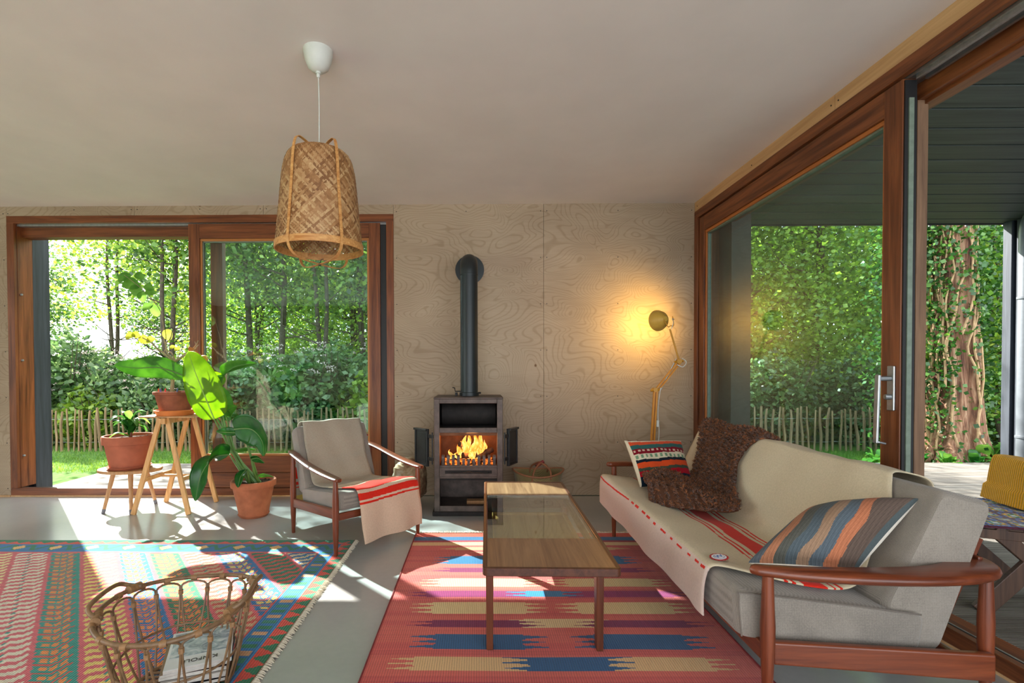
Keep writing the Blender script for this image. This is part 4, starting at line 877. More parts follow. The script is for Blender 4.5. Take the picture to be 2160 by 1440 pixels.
# ================================================================ BOULDER and shopping basket by the stove
bm_ = MB(); rb = random.Random(2)
def boulder(u, v):
    th = u*2*PI; ph = v*PI; x = math.sin(ph)*math.cos(th); y = math.sin(ph)*math.sin(th); z = math.cos(ph)
    sq = lambda q, e: math.copysign(abs(q)**e, q)
    n_ = 1+0.06*math.sin(5*x+3*y+2)+0.05*math.sin(7*z+4*x)+0.025*math.sin(17*x+11*z+13*y)
    return (sq(x, .75)*0.150*n_*(1-0.28*max(0, -z)), sq(y, .8)*0.12*n_, 0.205+sq(z, .75)*0.200*n_)
bm_.grid(boulder, 49, 33)
m, t_, b_ = mat('rough_stone'); v_ = coords(t_); n1 = noise(t_, v_, 6, 6, 0.65, 0.5); g_ = nd(t_, 'ShaderNodeSeparateXYZ'); t_.links.new(v_, g_.inputs[0])
f_ = math_(t_, 'ADD', n1, math_(t_, 'MULTIPLY', g_.outputs[0], 0.7)); t_.links.new(ramp(t_, f_, [(0.36, lin((206, 198, 180))), (0.5, lin((168, 142, 108))), (0.62, lin((110, 78, 54)))]), b_.inputs['Base Color']); b_.inputs['Roughness'].default_value = 0.85; bump(t_, b_, n1, 0.8, 0.02)
o = bm_.build('boulder', m); o.location = (-0.64, 4.55, 0.0); o.scale = (1.05, 1, 1.08); tag(o, 'rough pale and brown boulder on the floor left of the stove', 'stone')
BG = thing('market_basket', 'oval woven market basket with tied leather handles behind the coffee table', 'basket', (0.55, 4.62, 0))
M_weave = fabric('basket_weave', (150, 134, 92), (96, 84, 52), 90); M_leather = plain('tan_leather', (150, 98, 66), 0.6, nscale=20)
m = MB(); N_ = 40
def rimz(a): return 0.30+0.03*abs(math.cos(a))**2-0.02*(math.sin(a) < 0)*abs(math.sin(a))
m.grid(lambda u, v: ((0.17+0.065*v)*math.cos(u*2*PI), (0.10+0.05*v)*math.sin(u*2*PI), 0.0+rimz(u*2*PI)*v), N_+1, 10); m.add([(0.17*math.cos(k*2*PI/24), 0.10*math.sin(k*2*PI/24), 0.004) for k in range(24)], [tuple(range(24))]); m.build('bowl', M_weave, BG, solid=0.008)
m = MB(); m.tube([(0.235*math.cos(k*2*PI/40), 0.15*math.sin(k*2*PI/40), rimz(k*2*PI/40)) for k in range(41)], 0.009, 8, caps=False); m.build('rim', M_leather, BG)
for s_, q in ((-1, 0), (1, 1)):
    m = MB(); m.tube([(-0.07, s_*0.14, 0.24), (-0.05, s_*0.12, 0.33), (0.01, s_*0.04, 0.385), (0.05, s_*0.03, 0.375), (0.10, s_*0.08, 0.33), (0.10, s_*0.14, 0.26)], 0.008, 8, smooth=24); m.build('handle', M_leather, BG)
m = MB(); m.tube([(-0.02, -0.03, 0.36), (0.05, 0.0, 0.40)], 0.016, 10); m.build('handle_wrap', plain('red_leather', (130, 48, 50), 0.6), BG)

# ================================================================ PENDANT LAMP
PL = thing('bamboo_pendant_lamp', 'woven bamboo pendant lamp with bent wood hoops hanging from the ceiling', 'lamp', (-0.815, 2.56, ZC))
M_rose = plain('white_lamp_plastic', (206, 208, 200), 0.5, bmp=0, var=0.02)
m = MB(); m.lathe([(0.004, -0.118), (0.013, -0.117), (0.013, -0.107), (0.03, -0.104), (0.052, -0.085), (0.066, -0.05), (0.073, -0.015), (0.0735, 0.0)], 36); m.lathe([(0.007, -0.135), (0.009, -0.130), (0.009, -0.117)], 12); m.build('ceiling_rose', M_rose, PL)
m = MB(); m.tube([(0, 0, -0.13), (0.003, 0, -0.3), (0, 0, -0.60)], 0.0028, 8, smooth=10); m.build('cord', M_rose, PL)
M_bamb = wood('woven_bamboo', (168, 106, 50), (214, 164, 100), 'x', 3, 0.5)
mb_, tb_, bb_ = mat('bamboo_strip'); vb = coords(tb_); nb = noise(tb_, vb, 25, 3); oi = nd(tb_, 'ShaderNodeNewGeometry'); fb = math_(tb_, 'MULTIPLY_ADD', oi.outputs['Random Per Island'], 0.7, math_(tb_, 'MULTIPLY', nb, 0.3)); cbm = ramp(tb_, fb, [(0.1, lin((128, 84, 46))), (0.45, lin((172, 124, 76))), (0.9, lin((212, 176, 126)))]); tb_.links.new(cbm, bb_.inputs['Base Color']); bb_.inputs['Roughness'].default_value = 0.5
trb = nd(tb_, 'ShaderNodeBsdfTranslucent'); tb_.links.new(cbm, trb.inputs[0]); mb2 = nd(tb_, 'ShaderNodeMixShader'); mb2.inputs[0].default_value = 0.25; tb_.links.new(bb_.outputs[0], mb2.inputs[1]); tb_.links.new(trb.outputs[0], mb2.inputs[2]); tb_.links.new(mb2.outputs[0], tb_.nodes['Material Output'].inputs[0])
LP = [(0.216, -1.010), (0.206, -0.90), (0.196, -0.80), (0.187, -0.70), (0.178, -0.62), (0.160, -0.555), (0.130, -0.522), (0.070, -0.505)]
lpc = catmull([(a, b, 0) for a, b in LP], 60); lcum = [0]
for i in range(1, 60): lcum.append(lcum[-1]+(lpc[i]-lpc[i-1]).length)
def lprof(s):
    s = max(0, min(lcum[-1]-1e-5, s)); i = int(np.searchsorted(lcum, s, side='right')-1); i = min(i, 58); q = (s-lcum[i])/(lcum[i+1]-lcum[i]); p = lpc[i].lerp(lpc[i+1], q); return p.x, p.y
m = MB(); NS = 70; TOT = lcum[-1]; tw = 1.0
for dr_ in (1, -1):
    for k in range(NS):
        a0 = 2*PI*k/NS; n_ = 34; left = []; L_ = TOT-0.03
        V_ = []
        for i in range(n_+1):
            s_ = L_*i/n_; r, z = lprof(s_); a = a0+dr_*s_*tw/0.20*1.0
            wv = 0.0016*math.sin(PI*(i*NS/ (n_*1.0))*0.55+k*PI/2+(dr_ > 0)*PI); ww = (0.0060+0.0022*min(1, s_/0.2))*min(1.0, r/0.2)/r
            wa = ww*(0.42+0.20*min(1, max(0, (s_-0.05)/0.12))); rr0 = r+wv
            # strip edge runs along the strip, offset sideways
            V_ += [Vector((rr0*math.cos(a-wa), rr0*math.sin(a-wa), z+0.004*dr_)), Vector((rr0*math.cos(a+wa), rr0*math.sin(a+wa), z-0.004*dr_))]
        m.add(V_, [(2*i, 2*i+1, 2*i+3, 2*i+2) for i in range(n_)])
m.build('woven_shade', mb_, PL, smooth=True)
m = MB(); m.lathe([(0.214, -1.018), (0.220, -1.018), (0.219, -0.985), (0.213, -0.985), (0.214, -1.018)], 64, cap=False); m.build('rim_band', M_bamb, PL)
for an in (math.radians(67), math.radians(135)):
    m = MB(); ca, sa = math.cos(an), math.sin(an)
    pp = [(0.0, -1.085), (0.12, -1.082), (0.19, -1.062), (0.222, -1.01), (0.213, -0.90), (0.203, -0.80), (0.193, -0.70), (0.185, -0.60), (0.172, -0.525), (0.150, -0.493), (0.11, -0.492), (0.05, -0.505), (0.0, -0.508)]
    half = [(a, b) for a, b in pp]; pts = [(a*ca, a*sa, b) for a, b in half]+[(-a*ca, -a*sa, b) for a, b in half[::-1][1:-1]]; pts.append(pts[0])
    up = (-sa, ca, 0); m.ribbon(catmull(pts, 110), 0.015, 0.003, up); m.build('bent_hoop', M_bamb, PL)
m = MB(); m.lathe([(0, -1.092), (0.007, -1.092), (0.007, -1.078), (0, -1.078)], 10); m.tube([(0, 0, -1.08), (0.008, 0, -1.06), (0.02, 0, -1.058)], 0.002, 6); m.build('hoop_rivet', M_black, PL)
m = MB(); m.lathe([(0.020, -0.60), (0.022, -0.66), (0.020, -0.665), (0.0, -0.665)], 20); m.lathe([(0.018, -0.665), (0.03, -0.70), (0.034, -0.73), (0.025, -0.762), (0, -0.772)], 20); m.build('bulb', M_white, PL)

# ================================================================ YELLOW FLOOR LAMP
M_yel = plain('mustard_lacquer', (198, 140, 34), 0.4, nscale=10, var=0.06, bmp=0.0); M_yelw = wood('yellow_lamp_wood', (196, 124, 30), (220, 150, 50), 'z', 1.5, 0.4)
YL = 4.52; pt = lambda x, y, Y=YL: at(x, y, Y)
FLp = thing('reading_lamp', 'mustard yellow jointed floor lamp shining on the wall behind the sofa', 'lamp', (pt(1377, 960).x, YL, 0))
b0 = pt(1376, 960); b1 = pt(1383, 822); e1 = pt(1433, 762); h1_ = pt(1413, 694); bx = b0.x
m = MB(); m.lathe([(0.13, 0), (0.135, 0.006), (0.13, 0.018), (0.02, 0.026), (0.0, 0.027)], 32, (bx-0.03, YL, 0)); W(m, 'base', M_yel, FLp)
m = MB(); bot = Vector((bx-0.03, YL, 0.02))
for dx_ in (-0.012, 0.012): m.beam(bot+Vector((dx_, 0, 0)), b1+Vector((dx_, 0, 0)), 0.016, 0.024, (0, 1, 0))
W(m, 'pole', M_yelw, FLp, smooth=False, bevel=0.003)
m = MB()
dperp = (e1-b1).cross(Vector((0, 1, 0))).normalized()*0.02
for sg in (-0.7, 0.5): m.beam(b1+Vector((0.01, 0, 0))+dperp*sg, e1+dperp*sg, 0.014, 0.02, (0, 1, 0))
W(m, 'lower_arm', M_yelw, FLp, smooth=False, bevel=0.003)
m = MB(); m.tube([b1+Vector((0.05, 0.01, 0)), e1+dperp*1.9], 0.005, 8); W(m, 'spring_rod', M_alu, FLp)
m = MB(); m.tube([e1, h1_], 0.0075, 10); W(m, 'upper_arm', M_yel, FLp)
for jn, (pp_, r) in enumerate(((b1, 0.02), (e1, 0.022))):
    m = MB(); m.tube([pp_+Vector((-0.01, -0.03, 0)), pp_+Vector((-0.01, 0.03, 0))], r, 14); m.tube([pp_+Vector((-0.05, -0.012, -0.005)), pp_+Vector((0.03, -0.012, 0.004))], 0.010, 8); W(m, 'joint', M_yel, FLp)
hc = pt(1396, 674); axis = Vector((-0.30, 0.90, -0.06)).normalized(); Mh = Matrix.Translation(hc) @ axis.to_track_quat('Z', 'Y').to_matrix().to_4x4()
m = MB(); m.lathe([(0.0, -0.055), (0.022, -0.055), (0.03, -0.045), (0.05, -0.03), (0.078, 0.005), (0.094, 0.045), (0.097, 0.06), (0.094, 0.06), (0.091, 0.045), (0.075, 0.008), (0.048, -0.024), (0.0, -0.03)], 36, M=Mh); sh = W(m, 'lamp_shade', plain('olive_gold_shade', (200, 158, 66), 0.4, 0.0, bmp=0, var=0.04), FLp)
mE, tE, bE = mat('lit_bulb'); bE.inputs['Emission Color'].default_value = (1, 0.62, 0.2, 1); bE.inputs['Emission Strength'].default_value = 8
m = MB(); m.lathe([(0.0, -0.02), (0.016, -0.01), (0.026, 0.012), (0.024, 0.03), (0.012, 0.042), (0, 0.044)], 20, M=Mh); W(m, 'bulb', mE, sh)
m = MB(); m.tube([hc+Vector((-0.005, -0.06, -0.005)), hc+Vector((0.03, -0.07, -0.07)), h1_+Vector((0.0, -0.01, 0.03)), hc+Vector((0.10, -0.02, -0.055)), hc+Vector((0.105, 0.02, 0.03))], 0.0035, 8, smooth=24); W(m, 'shade_bracket', M_yel, sh)
m = MB(); m.tube([h1_+Vector((0.01, -0.01, 0.0)), h1_+Vector((0.02, -0.03, 0.06)), hc+Vector((0.07, -0.06, 0.0)), hc+Vector((0.10, -0.03, 0.0))], 0.003, 6, smooth=16)
m.tube([e1+Vector((0.01, -0.03, 0.03)), e1+Vector((0.05, -0.03, -0.005)), e1+Vector((0.02, -0.03, -0.05)), e1+Vector((-0.03, -0.03, -0.03))], 0.004, 6, smooth=16)
m.tube([b1+Vector((0.035, -0.03, 0.02)), pt(1389, 850), pt(1388, 880), pt(1390, 900), pt(1389, 930), pt(1381, 962), (bx+0.01, YL-0.02, 0.02)], 0.0035, 6, smooth=30); W(m, 'cable', M_white, FLp)
m = MB(); m.box((-0.011, -0.009, -0.03), (0.011, 0.009, 0.03), Matrix.Translation(pt(1387, 893)+Vector((0, -0.004, 0)))); W(m, 'switch', M_white, FLp, smooth=False, bevel=0.004)
ld = bpy.data.lights.new('reading_light', 'SPOT'); ld.energy = 12; ld.color = (1.0, 0.60, 0.13); ld.spot_size = math.radians(165); ld.spot_blend = 0.6; ld.shadow_soft_size = 0.03
lo = bpy.data.objects.new('reading_light', ld); COL.objects.link(lo); lo.location = hc+axis*0.065; lo.rotation_euler = (-axis).to_track_quat('Z', 'Y').to_euler()
# ================================================================ POTS, STOOLS, INDOOR PLANTS
def pot(name, label, c, rt_, rb_, h, m_, lip=0.05, saucer=None, ms=None, tilt=0.0, soil=None, cat='plant pot'):
    t = thing(name, label, cat, c); z0 = 0.012 if saucer else 0.0
    m = MB(); rl = rt_*1.03
    m.lathe([(rb_*0.9, z0), (rb_, z0+0.004), (rt_*0.93, z0+h-lip), (rl*0.99, z0+h-lip+0.004), (rl, z0+h-0.006), (rl-0.004, z0+h), (rt_*0.93, z0+h), (rt_*0.90, z0+h-0.02), (rt_*0.88, z0+h-0.035), (0, z0+h-0.035)], 48); m.build('pot_body', m_, t)
    m = MB(); m.lathe([(rt_*0.885, z0+h-0.045), (rt_*0.885, z0+h-0.028), (rt_*0.5, z0+h-0.020), (0, z0+h-0.022)], 32); rs_ = random.Random(len(label))
    for k in range(60): a = rs_.uniform(0, 6.28); r = rt_*0.85*math.sqrt(rs_.random()); s_ = rs_.uniform(.003, .008); m.lathe([(s_, 0), (s_*1.1, s_), (0, s_*1.5)], 5, (r*math.cos(a), r*math.sin(a), z0+h-0.026))
    m.build('soil', M_soil, t)
    if saucer:
        m = MB(); m.lathe([(saucer*0.86, 0), (saucer, 0.022 if ms is None else 0.045), (saucer-0.005, 0.026 if ms is None else 0.049), (saucer-0.012, 0.022 if ms is None else 0.045), (saucer*0.84, 0.010), (0, 0.010)], 40); m.build('saucer', ms or m_, t)
    return t
# small three-legged style milking stool
ST2 = thing('low_stool', 'low worn wooden stool with grey-tipped legs carrying the left terracotta pot', 'stool', (-3.165, 4.48, 0))
def legto(m, top, foot, r0, r1, n=12): m.tube([foot, top], [r0, r1], n)
sz = 0.345
m = MB(); poly = [(0.27*math.cos(2*PI*k/40)*(1+0.02*math.sin(3*k)), 0.19*math.sin(2*PI*k/40)) for k in range(40)]; m.prism(poly, sz, sz+0.028); m.build('seat', M_beechg, ST2, bevel=0.008, seg=3)
M_tip = plain('grey_leg_tip', (104, 104, 112), 0.7)
for (fx_, fy_) in ((-3.300, 4.322), (-3.040, 4.305), (-3.050, 4.655), (-3.300, 4.67)):
    f0 = Vector((fx_+3.165, fy_-4.48, 0)); tp = Vector((f0.x*0.62, f0.y*0.6, sz+0.002)); m = MB(); legto(m, tp, f0, 0.013, 0.019); lg = m.build('leg', M_beechg, ST2)
    m = MB(); m.tube([f0, f0.lerp(tp, 0.11)], [0.0145, 0.0155], 12); m.build('leg_tip', M_tip, lg)
T1 = pot('terracotta_pot', 'wide terracotta pot with a bushy variegated plant on the low stool', (-3.170, 4.475, sz+0.029), 0.200, 0.148, 0.285, M_terra2 if False else plain('red_terracotta', (168, 96, 72), 0.8, nscale=7, var=0.14, bmp=0.12, spec=0.2), lip=0.075, saucer=0.175)
# tall trestle stand
TS = thing('trestle_stool', 'tall beech trestle stand with splayed legs carrying the mottled pot', 'stool', (-2.755, 4.50, 0))
m = MB(); m.box((-0.23, -0.17, 0.838), (0.265, 0.17, 0.852)); m.build('top_board', M_beechg, TS, smooth=False, bevel=0.003)
m = MB(); m.beam((-0.005, -0.185, 0.81), (-0.005, 0.165, 0.81), 0.040, 0.05); m.box((-0.06, 0.0, 0.80), (0.05, 0.03, 0.838)); m.build('ridge_beam', M_beech, TS, smooth=False, bevel=0.004)
for yb, yt, xs in ((4.290, 4.335, ((-3.010, -2.795), (-2.525, -2.745))), (4.712, 4.655, ((-2.990, -2.735), (-2.505, -2.700)))):
    for k, (xf, xt) in enumerate(xs):
        m = MB(); off = 0.020 if k else -0.020
        m.beam((xf+2.755, yb-4.50, 0), (xt+2.755, yt-4.50+(0.022 if k else 0), 0.835), 0.040, 0.024, (0, 1, 0)); m.build('leg', M_beech, TS, smooth=False, bevel=0.003)
for xx in (-0.165, 0.150):
    m = MB(); m.beam((xx, -0.19, 0.30), (xx, 0.19, 0.30), 0.022, 0.034); m.build('stretcher', M_beech, TS, smooth=False, bevel=0.003)
m = MB(); m.beam((-0.165, 0.0, 0.30), (0.150, 0.0, 0.30), 0.022, 0.022); m.build('stretcher', M_beech, TS, smooth=False, bevel=0.003)
T2 = pot('mottled_pot', 'mottled dark terracotta pot in an orange saucer on the tall trestle stand', (-2.745, 4.475, 0.853), 0.170, 0.118, 0.200, M_terra2, lip=0.03, saucer=0.168, ms=M_terra3)
for k, (dx_, dy_, c_) in enumerate(((-0.085, -0.10, (206, 100, 50)), (-0.065, -0.11, (90, 80, 150)), (-0.02, -0.12, (190, 50, 40)), (0.07, -0.10, (60, 90, 130)))):
    m = MB(); m.tube([(0, 0, -0.05), (0.004*k, 0, 0.035), (0.006*k, 0, 0.048)], [0.007, 0.007, 0.001], 8); o = m.build('coloured_stick', plain('stick_paint_%d' % k, c_, 0.5, bmp=0)); o.location = (-2.745+dx_, 4.475+dy_, 1.052)
    tag(o, ('orange', 'purple', 'red', 'blue')[k]+'-tipped stick poking out of the mottled pot rim', 'stick', 'coloured sticks in the mottled pot')
T3 = pot('floor_pot', 'orange terracotta pot on the floor holding the tall banana-like plant', (-1.945, 4.265, 0), 0.178, 0.118, 0.300, M_terra, lip=0.055, saucer=0.128)

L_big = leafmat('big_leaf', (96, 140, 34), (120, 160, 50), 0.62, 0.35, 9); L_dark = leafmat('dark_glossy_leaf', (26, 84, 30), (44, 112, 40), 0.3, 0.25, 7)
L_yel = leafmat('lit_yellow_leaf', (120, 138, 40), (150, 158, 56), 0.5, 0.4, 9); L_mid = leafmat('mid_leaf', (62, 120, 44), (92, 150, 60), 0.4, 0.4, 9)  # yellower tone holds the light on the potted tree's leaves; fallen leaves are yellow
M_stem = plain('green_stem', (86, 122, 56), 0.5, nscale=20); M_bark = plain('twig_bark', (150, 134, 104), 0.8, nscale=30); M_rib = plain('leaf_midrib', (140, 176, 80), 0.5)
def leaf_grid(m, rib, side, wfun, nu=16, nv=9, fold=0.25, ripple=0.0, asym=1.0, rr=None):
    P = catmull(rib, nu); side = Vector(side); b0 = len(m.v)
    def f(u, v):
        i = min(nu-1, int(round(u*(nu-1)))); T = (P[min(i+1, nu-1)]-P[max(i-1, 0)]).normalized(); sd_ = (side-T*side.dot(T)).normalized(); n_ = T.cross(sd_)
        q = (v*2-1); w_ = wfun(u)*(1 if q < 0 else asym)
        return P[i]+sd_*q*w_+n_*(abs(q)**1.4*w_*fold+ripple*math.sin(u*34)*abs(q)*w_)
    m.grid(f, nu, nv)
ov = lambda W_, a=0.75, b=0.9: (lambda u: W_*max(0.02, math.sin(PI*min(1, max(0, u))**a))**b)
BP = thing('banana_plant', 'tall paddle-leaved plant with broad bright green leaves in the floor pot', 'plant', (-1.945, 4.265, 0.28))
def big(rib, side, w_, mt, fold=0.2, ripple=0.015, asym=1.0, a=0.75, stalk=None, b=0.8, ymid=None):
    m = MB(); leaf_grid(m, rib, side, ov(w_, a, b), 30, 11, fold, ripple, asym); lf = W(m, 'leaf', mt, BP, solid=0.0012, offs=0, angle=80)
    m = MB(); m.tube(rib, [0.007, 0.0045, 0.0015], 7, smooth=20); W(m, 'midrib', M_rib if mt is L_big else M_stem, lf)
    if stalk: m = MB(); m.tube(stalk, [0.012, 0.009, 0.006], 8, smooth=20); W(m, 'stalk', M_stem, BP)
q = lambda x, y, Y: at(x, y, Y)
root = Vector((-1.93, 4.26, 0.27))
def rt2(dx_=0, dy_=0): return root+Vector((dx_, dy_, 0))
# the big backlit leaf
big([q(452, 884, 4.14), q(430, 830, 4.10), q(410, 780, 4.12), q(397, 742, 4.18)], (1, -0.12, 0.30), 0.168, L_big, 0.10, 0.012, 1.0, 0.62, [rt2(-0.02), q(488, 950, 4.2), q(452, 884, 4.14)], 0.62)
# the long leaf pointing left behind it
big([q(395, 795, 4.30), q(340, 776, 4.26), q(285, 776, 4.22), q(241, 770, 4.18)], (0.08, -0.15, 1), 0.095, L_mid, 0.25, 0.01, 1.0, 0.80, [rt2(-0.04, 0.03), q(468, 900, 4.32), q(425, 830, 4.32), q(395, 795, 4.30)], 0.75)
# furled leaf pointing right
big([q(465, 812, 4.22), q(474, 790, 4.2), q(500, 772, 4.2), q(542, 766, 4.22)], (0.5, 0.2, 0.9), 0.055, L_mid, 0.9, 0.03, 1.0, 0.8, [rt2(0.0, 0.01), q(488, 940, 4.25), q(468, 860, 4.23), q(465, 812, 4.22)])
big([q(466, 815, 4.21), q(455, 800, 4.2), q(443, 785, 4.17)], (0.8, 0, 0.7), 0.065, L_big, 0.5, 0.02, 1.0, 0.8)
# second broad pale leaf behind, and small furled ones
big([q(462, 880, 4.34), q(470, 850, 4.36), q(468, 815, 4.36)], (1, 0, 0.1), 0.085, L_mid, 0.3, 0.01)
big([q(480, 888, 4.20), q(478, 868, 4.2), q(500, 856, 4.18)], (0.7, -0.2, 0.6), 0.075, L_mid, 0.7, 0.02, 1.0, 0.8, [rt2(0.01), q(496, 950, 4.22), q(480, 888, 4.20)])
# broad dark leaf, right
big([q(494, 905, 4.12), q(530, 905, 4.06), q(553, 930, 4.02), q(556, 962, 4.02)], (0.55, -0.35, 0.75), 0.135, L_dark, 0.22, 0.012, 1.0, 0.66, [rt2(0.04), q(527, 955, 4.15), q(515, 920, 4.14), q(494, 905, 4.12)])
big([q(500, 912, 4.18), q(478, 912, 4.16), q(456, 910, 4.14)], (0.1, -0.4, 0.9), 0.045, L_dark, 0.4)
# big drooping leaf, low left
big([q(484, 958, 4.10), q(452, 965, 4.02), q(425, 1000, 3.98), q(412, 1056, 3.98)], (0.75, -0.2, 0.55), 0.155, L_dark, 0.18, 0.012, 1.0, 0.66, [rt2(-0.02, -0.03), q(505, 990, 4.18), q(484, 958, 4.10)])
big([q(520, 990, 4.14), q(508, 1005, 4.08), q(502, 1028, 4.05)], (1, -0.2, 0.2), 0.05, L_dark, 0.3, 0.01, 1, 0.8, [rt2(-0.02, -0.05), q(524, 1005, 4.16), q(520, 990, 4.14)])
big([q(530, 968, 4.14), q(545, 966, 4.12), q(558, 976, 4.10)], (0.2, -0.5, 0.8), 0.038, L_dark, 0.4, 0.01, 1, 0.8, [rt2(0.05), q(537, 1000, 4.18), q(530, 968, 4.14)])
big([q(495, 950, 4.16), q(518, 944, 4.16), q(540, 947, 4.18)], (0.1, -0.8, 0.35), 0.05, L_mid, 0.3)
big([q(545, 1005, 4.12), q(560, 1000, 4.10), q(577, 1005, 4.08)], (0, -0.8, 0.5), 0.04, L_mid, 0.2)
for k in range(5):
    m = MB(); a = k*0.9; m.tube([rt2(-0.03+0.02*k, 0.02*math.sin(a*2)), q(505-3*k, 985-8*k, 4.24), q(488-6*k+4*(k % 2), 930-14*k, 4.25)], [0.015, 0.011, 0.004], 8, smooth=14); W(m, 'stalk', M_stem, BP)
# little pale plant in the low-stool pot
def rosette(t, c, n, l0, w_, mt, mt2, seed):
    r = random.Random(seed)
    for k in range(n):
        a = k*2.4+r.uniform(-.3, .3); el = r.uniform(0.15, 1.1); ln = l0*r.uniform(0.75, 1.1); h0 = r.uniform(0.02, 0.16); d = Vector((math.cos(a)*math.cos(el), math.sin(a)*math.cos(el), math.sin(el)))
        b = c+Vector((0, 0, h0)); rib = [b, b+d*ln*0.5+Vector((0, 0, 0.02)), b+d*ln*0.95-Vector((0, 0, 0.03+0.04*math.cos(el)))]
        m = MB(); leaf_grid(m, rib, Vector((-math.sin(a), math.cos(a), 0)), ov(w_*r.uniform(.8, 1.1), 0.75, 0.9), 12, 5, 0.35); o = W(m, 'leaf', mt if k % 3 else mt2, t)
        m = MB(); leaf_grid(m, [Vector(x)+Vector((0, -0.0015, 0.002)) for x in rib], Vector((-math.sin(a), math.cos(a), 0)), ov(w_*0.30, 0.75, 0.9), 12, 3, 0.35)
    m = MB(); m.tube([c-Vector((0, 0, 0.03)), c+Vector((0.01, 0, 0.09)), c+Vector((0.0, 0, 0.17))], [0.014, 0.011, 0.006], 8); W(m, 'stem', plain('reddish_stem', (120, 70, 50), 0.6), t)
VP = thing('variegated_plant', 'bushy plant with pointed green leaves in the pot on the low stool', 'plant', (-3.16, 4.47, 0.64))
rosette(VP, Vector((-3.155, 4.47, 0.63)), 22, 0.20, 0.042, L_dark, L_mid, 6)
# leggy tree in the mottled pot
LT = thing('leggy_tree', 'thin bare-branched potted tree with a few round lit leaves by the window', 'plant', (-2.72, 4.48, 1.04))
def tw(pts, r, name='twig', sm=14):
    m = MB(); m.tube([q(*p) for p in pts], r, 7, smooth=sm); W(m, name, M_bark, LT)
tw([(363, 826, 4.48), (365, 795, 4.48), (369, 762, 4.48)], [0.018, 0.015, 0.013], 'trunk')
tw([(369, 765, 4.48), (352, 750, 4.46), (332, 735, 4.45), (318, 722, 4.44), (300, 712, 4.42)], [0.010, 0.008, 0.004])
tw([(369, 762, 4.48), (354, 745, 4.46), (350, 725, 4.46), (360, 712, 4.44), (362, 700, 4.44)], [0.009, 0.007, 0.003])
tw([(350, 735, 4.46), (346, 712, 4.47), (345, 690, 4.48), (338, 655, 4.5), (318, 628, 4.5), (296, 606, 4.5), (262, 580, 4.48)], [0.005, 0.0035, 0.0022], 'twig', 30)
tw([(369, 762, 4.48), (385, 752, 4.46), (400, 742, 4.42), (413, 728, 4.40), (418, 718, 4.40)], [0.011, 0.008, 0.003])
tw([(378, 756, 4.46), (392, 745, 4.5), (408, 738, 4.52), (419, 727, 4.5)], [0.007, 0.006, 0.003])
tw([(385, 752, 4.46), (402, 744, 4.38), (414, 733, 4.36), (411, 720, 4.36)], [0.007, 0.005, 0.002])
tw([(392, 748, 4.44), (410, 742, 4.40), (424, 748, 4.38), (428, 757, 4.38)], [0.006, 0.004, 0.002])
tw([(369, 760, 4.48), (362, 745, 4.50), (348, 738, 4.52), (346, 750, 4.5)], [0.007, 0.005, 0.003])
tw([(372, 758, 4.48), (383, 735, 4.5), (386, 718, 4.5)], [0.005, 0.003, 0.002])
def rleaf(x, y, r, mt, ang, Y=4.46, tilt=0.0):
    'round leaf of radius r hanging from a twig'
    c = q(x, y, Y); d = Vector((math.cos(ang), tilt, math.sin(ang))).normalized(); sdv = Vector((-math.sin(ang), 0.35, math.cos(ang)))
    m = MB(); leaf_grid(m, [c-d*r, c+Vector((0, -0.008, 0)), c+d*r], sdv, ov(r*0.78, 0.85, 0.7), 14, 7, 0.2); W(m, 'leaf', mt, LT)
for x, y, r, a in ((263, 585, .064, 0.3), (278, 599, .078, -0.35), (289, 613, .062, -1.2), (301, 626, .050, -1.3), (315, 606, .046, -0.5), (318, 616, .048, -0.3), (311, 647, .052, 0.35), (330, 655, .056, -1.35), (295, 582, .045, -0.6)): rleaf(x, y, r, L_mid, a, 4.5)
for x, y, r, a in ((355, 706, .052, -1.3), (275, 708, .045, 0.2), (288, 706, .040, -0.5), (305, 716, .05, -0.7), (318, 716, .042, 0.1), (364, 732, .026, 0.3), (374, 736, .028, 0.2)): rleaf(x, y, r, L_yel, a, 4.44)
m = MB(); m.lathe([(0, -0.035), (0.02, -0.03), (0.034, -0.012), (0.036, 0.006), (0.026, 0.026), (0.008, 0.034), (0, 0.033)], 18, q(430, 757, 4.38)); W(m, 'fruit', plain('yellow_fruit', (214, 170, 60), 0.4), LT)
m = MB(); leaf_grid(m, [q(398, 738, 4.40), q(412, 742, 4.38), q(425, 752, 4.38)], (0.3, -0.4, 0.8), ov(0.045), 12, 5, 0.5); W(m, 'dry_leaf', plain('dry_orange_leaf', (186, 116, 60), 0.7), LT)

# ================================================================ WICKER BASKET
M_ratt = plain('rattan_cane', (122, 94, 66), 0.45, nscale=30, var=0.25, bmp=0.15); M_rattd = plain('rattan_binding', (142, 106, 70), 0.55, nscale=60, var=0.2, bmp=0.3)
WB = thing('wicker_basket', 'open looped rattan basket holding magazines, standing on the kilim rug', 'basket', (-1.165, 1.92, 0.014), 0.15)
Lr, Wr, zr = 0.262, 0.285, 0.320
def rimp(a, k=1.0, z=None):
    return Vector((Lr*k*math.copysign(abs(math.cos(a))**0.9, math.cos(a)), Wr*k*math.copysign(abs(math.sin(a))**0.9, math.sin(a)), (zr+0.028*math.cos(a)**2) if z is None else z))
m = MB(); m.tube([rimp(2*PI*k/72) for k in range(73)], 0.0085, 10, caps=False); m.build('rim', M_ratt, WB)
m = MB(); m.tube([rimp(2*PI*k/60, 0.80, 0.145) for k in range(61)], 0.0045, 7, caps=False); m.build('middle_hoop', M_ratt, WB)
m = MB(); m.tube([rimp(2*PI*k/60, 0.66, 0.012) for k in range(61)], 0.008, 8, caps=False)
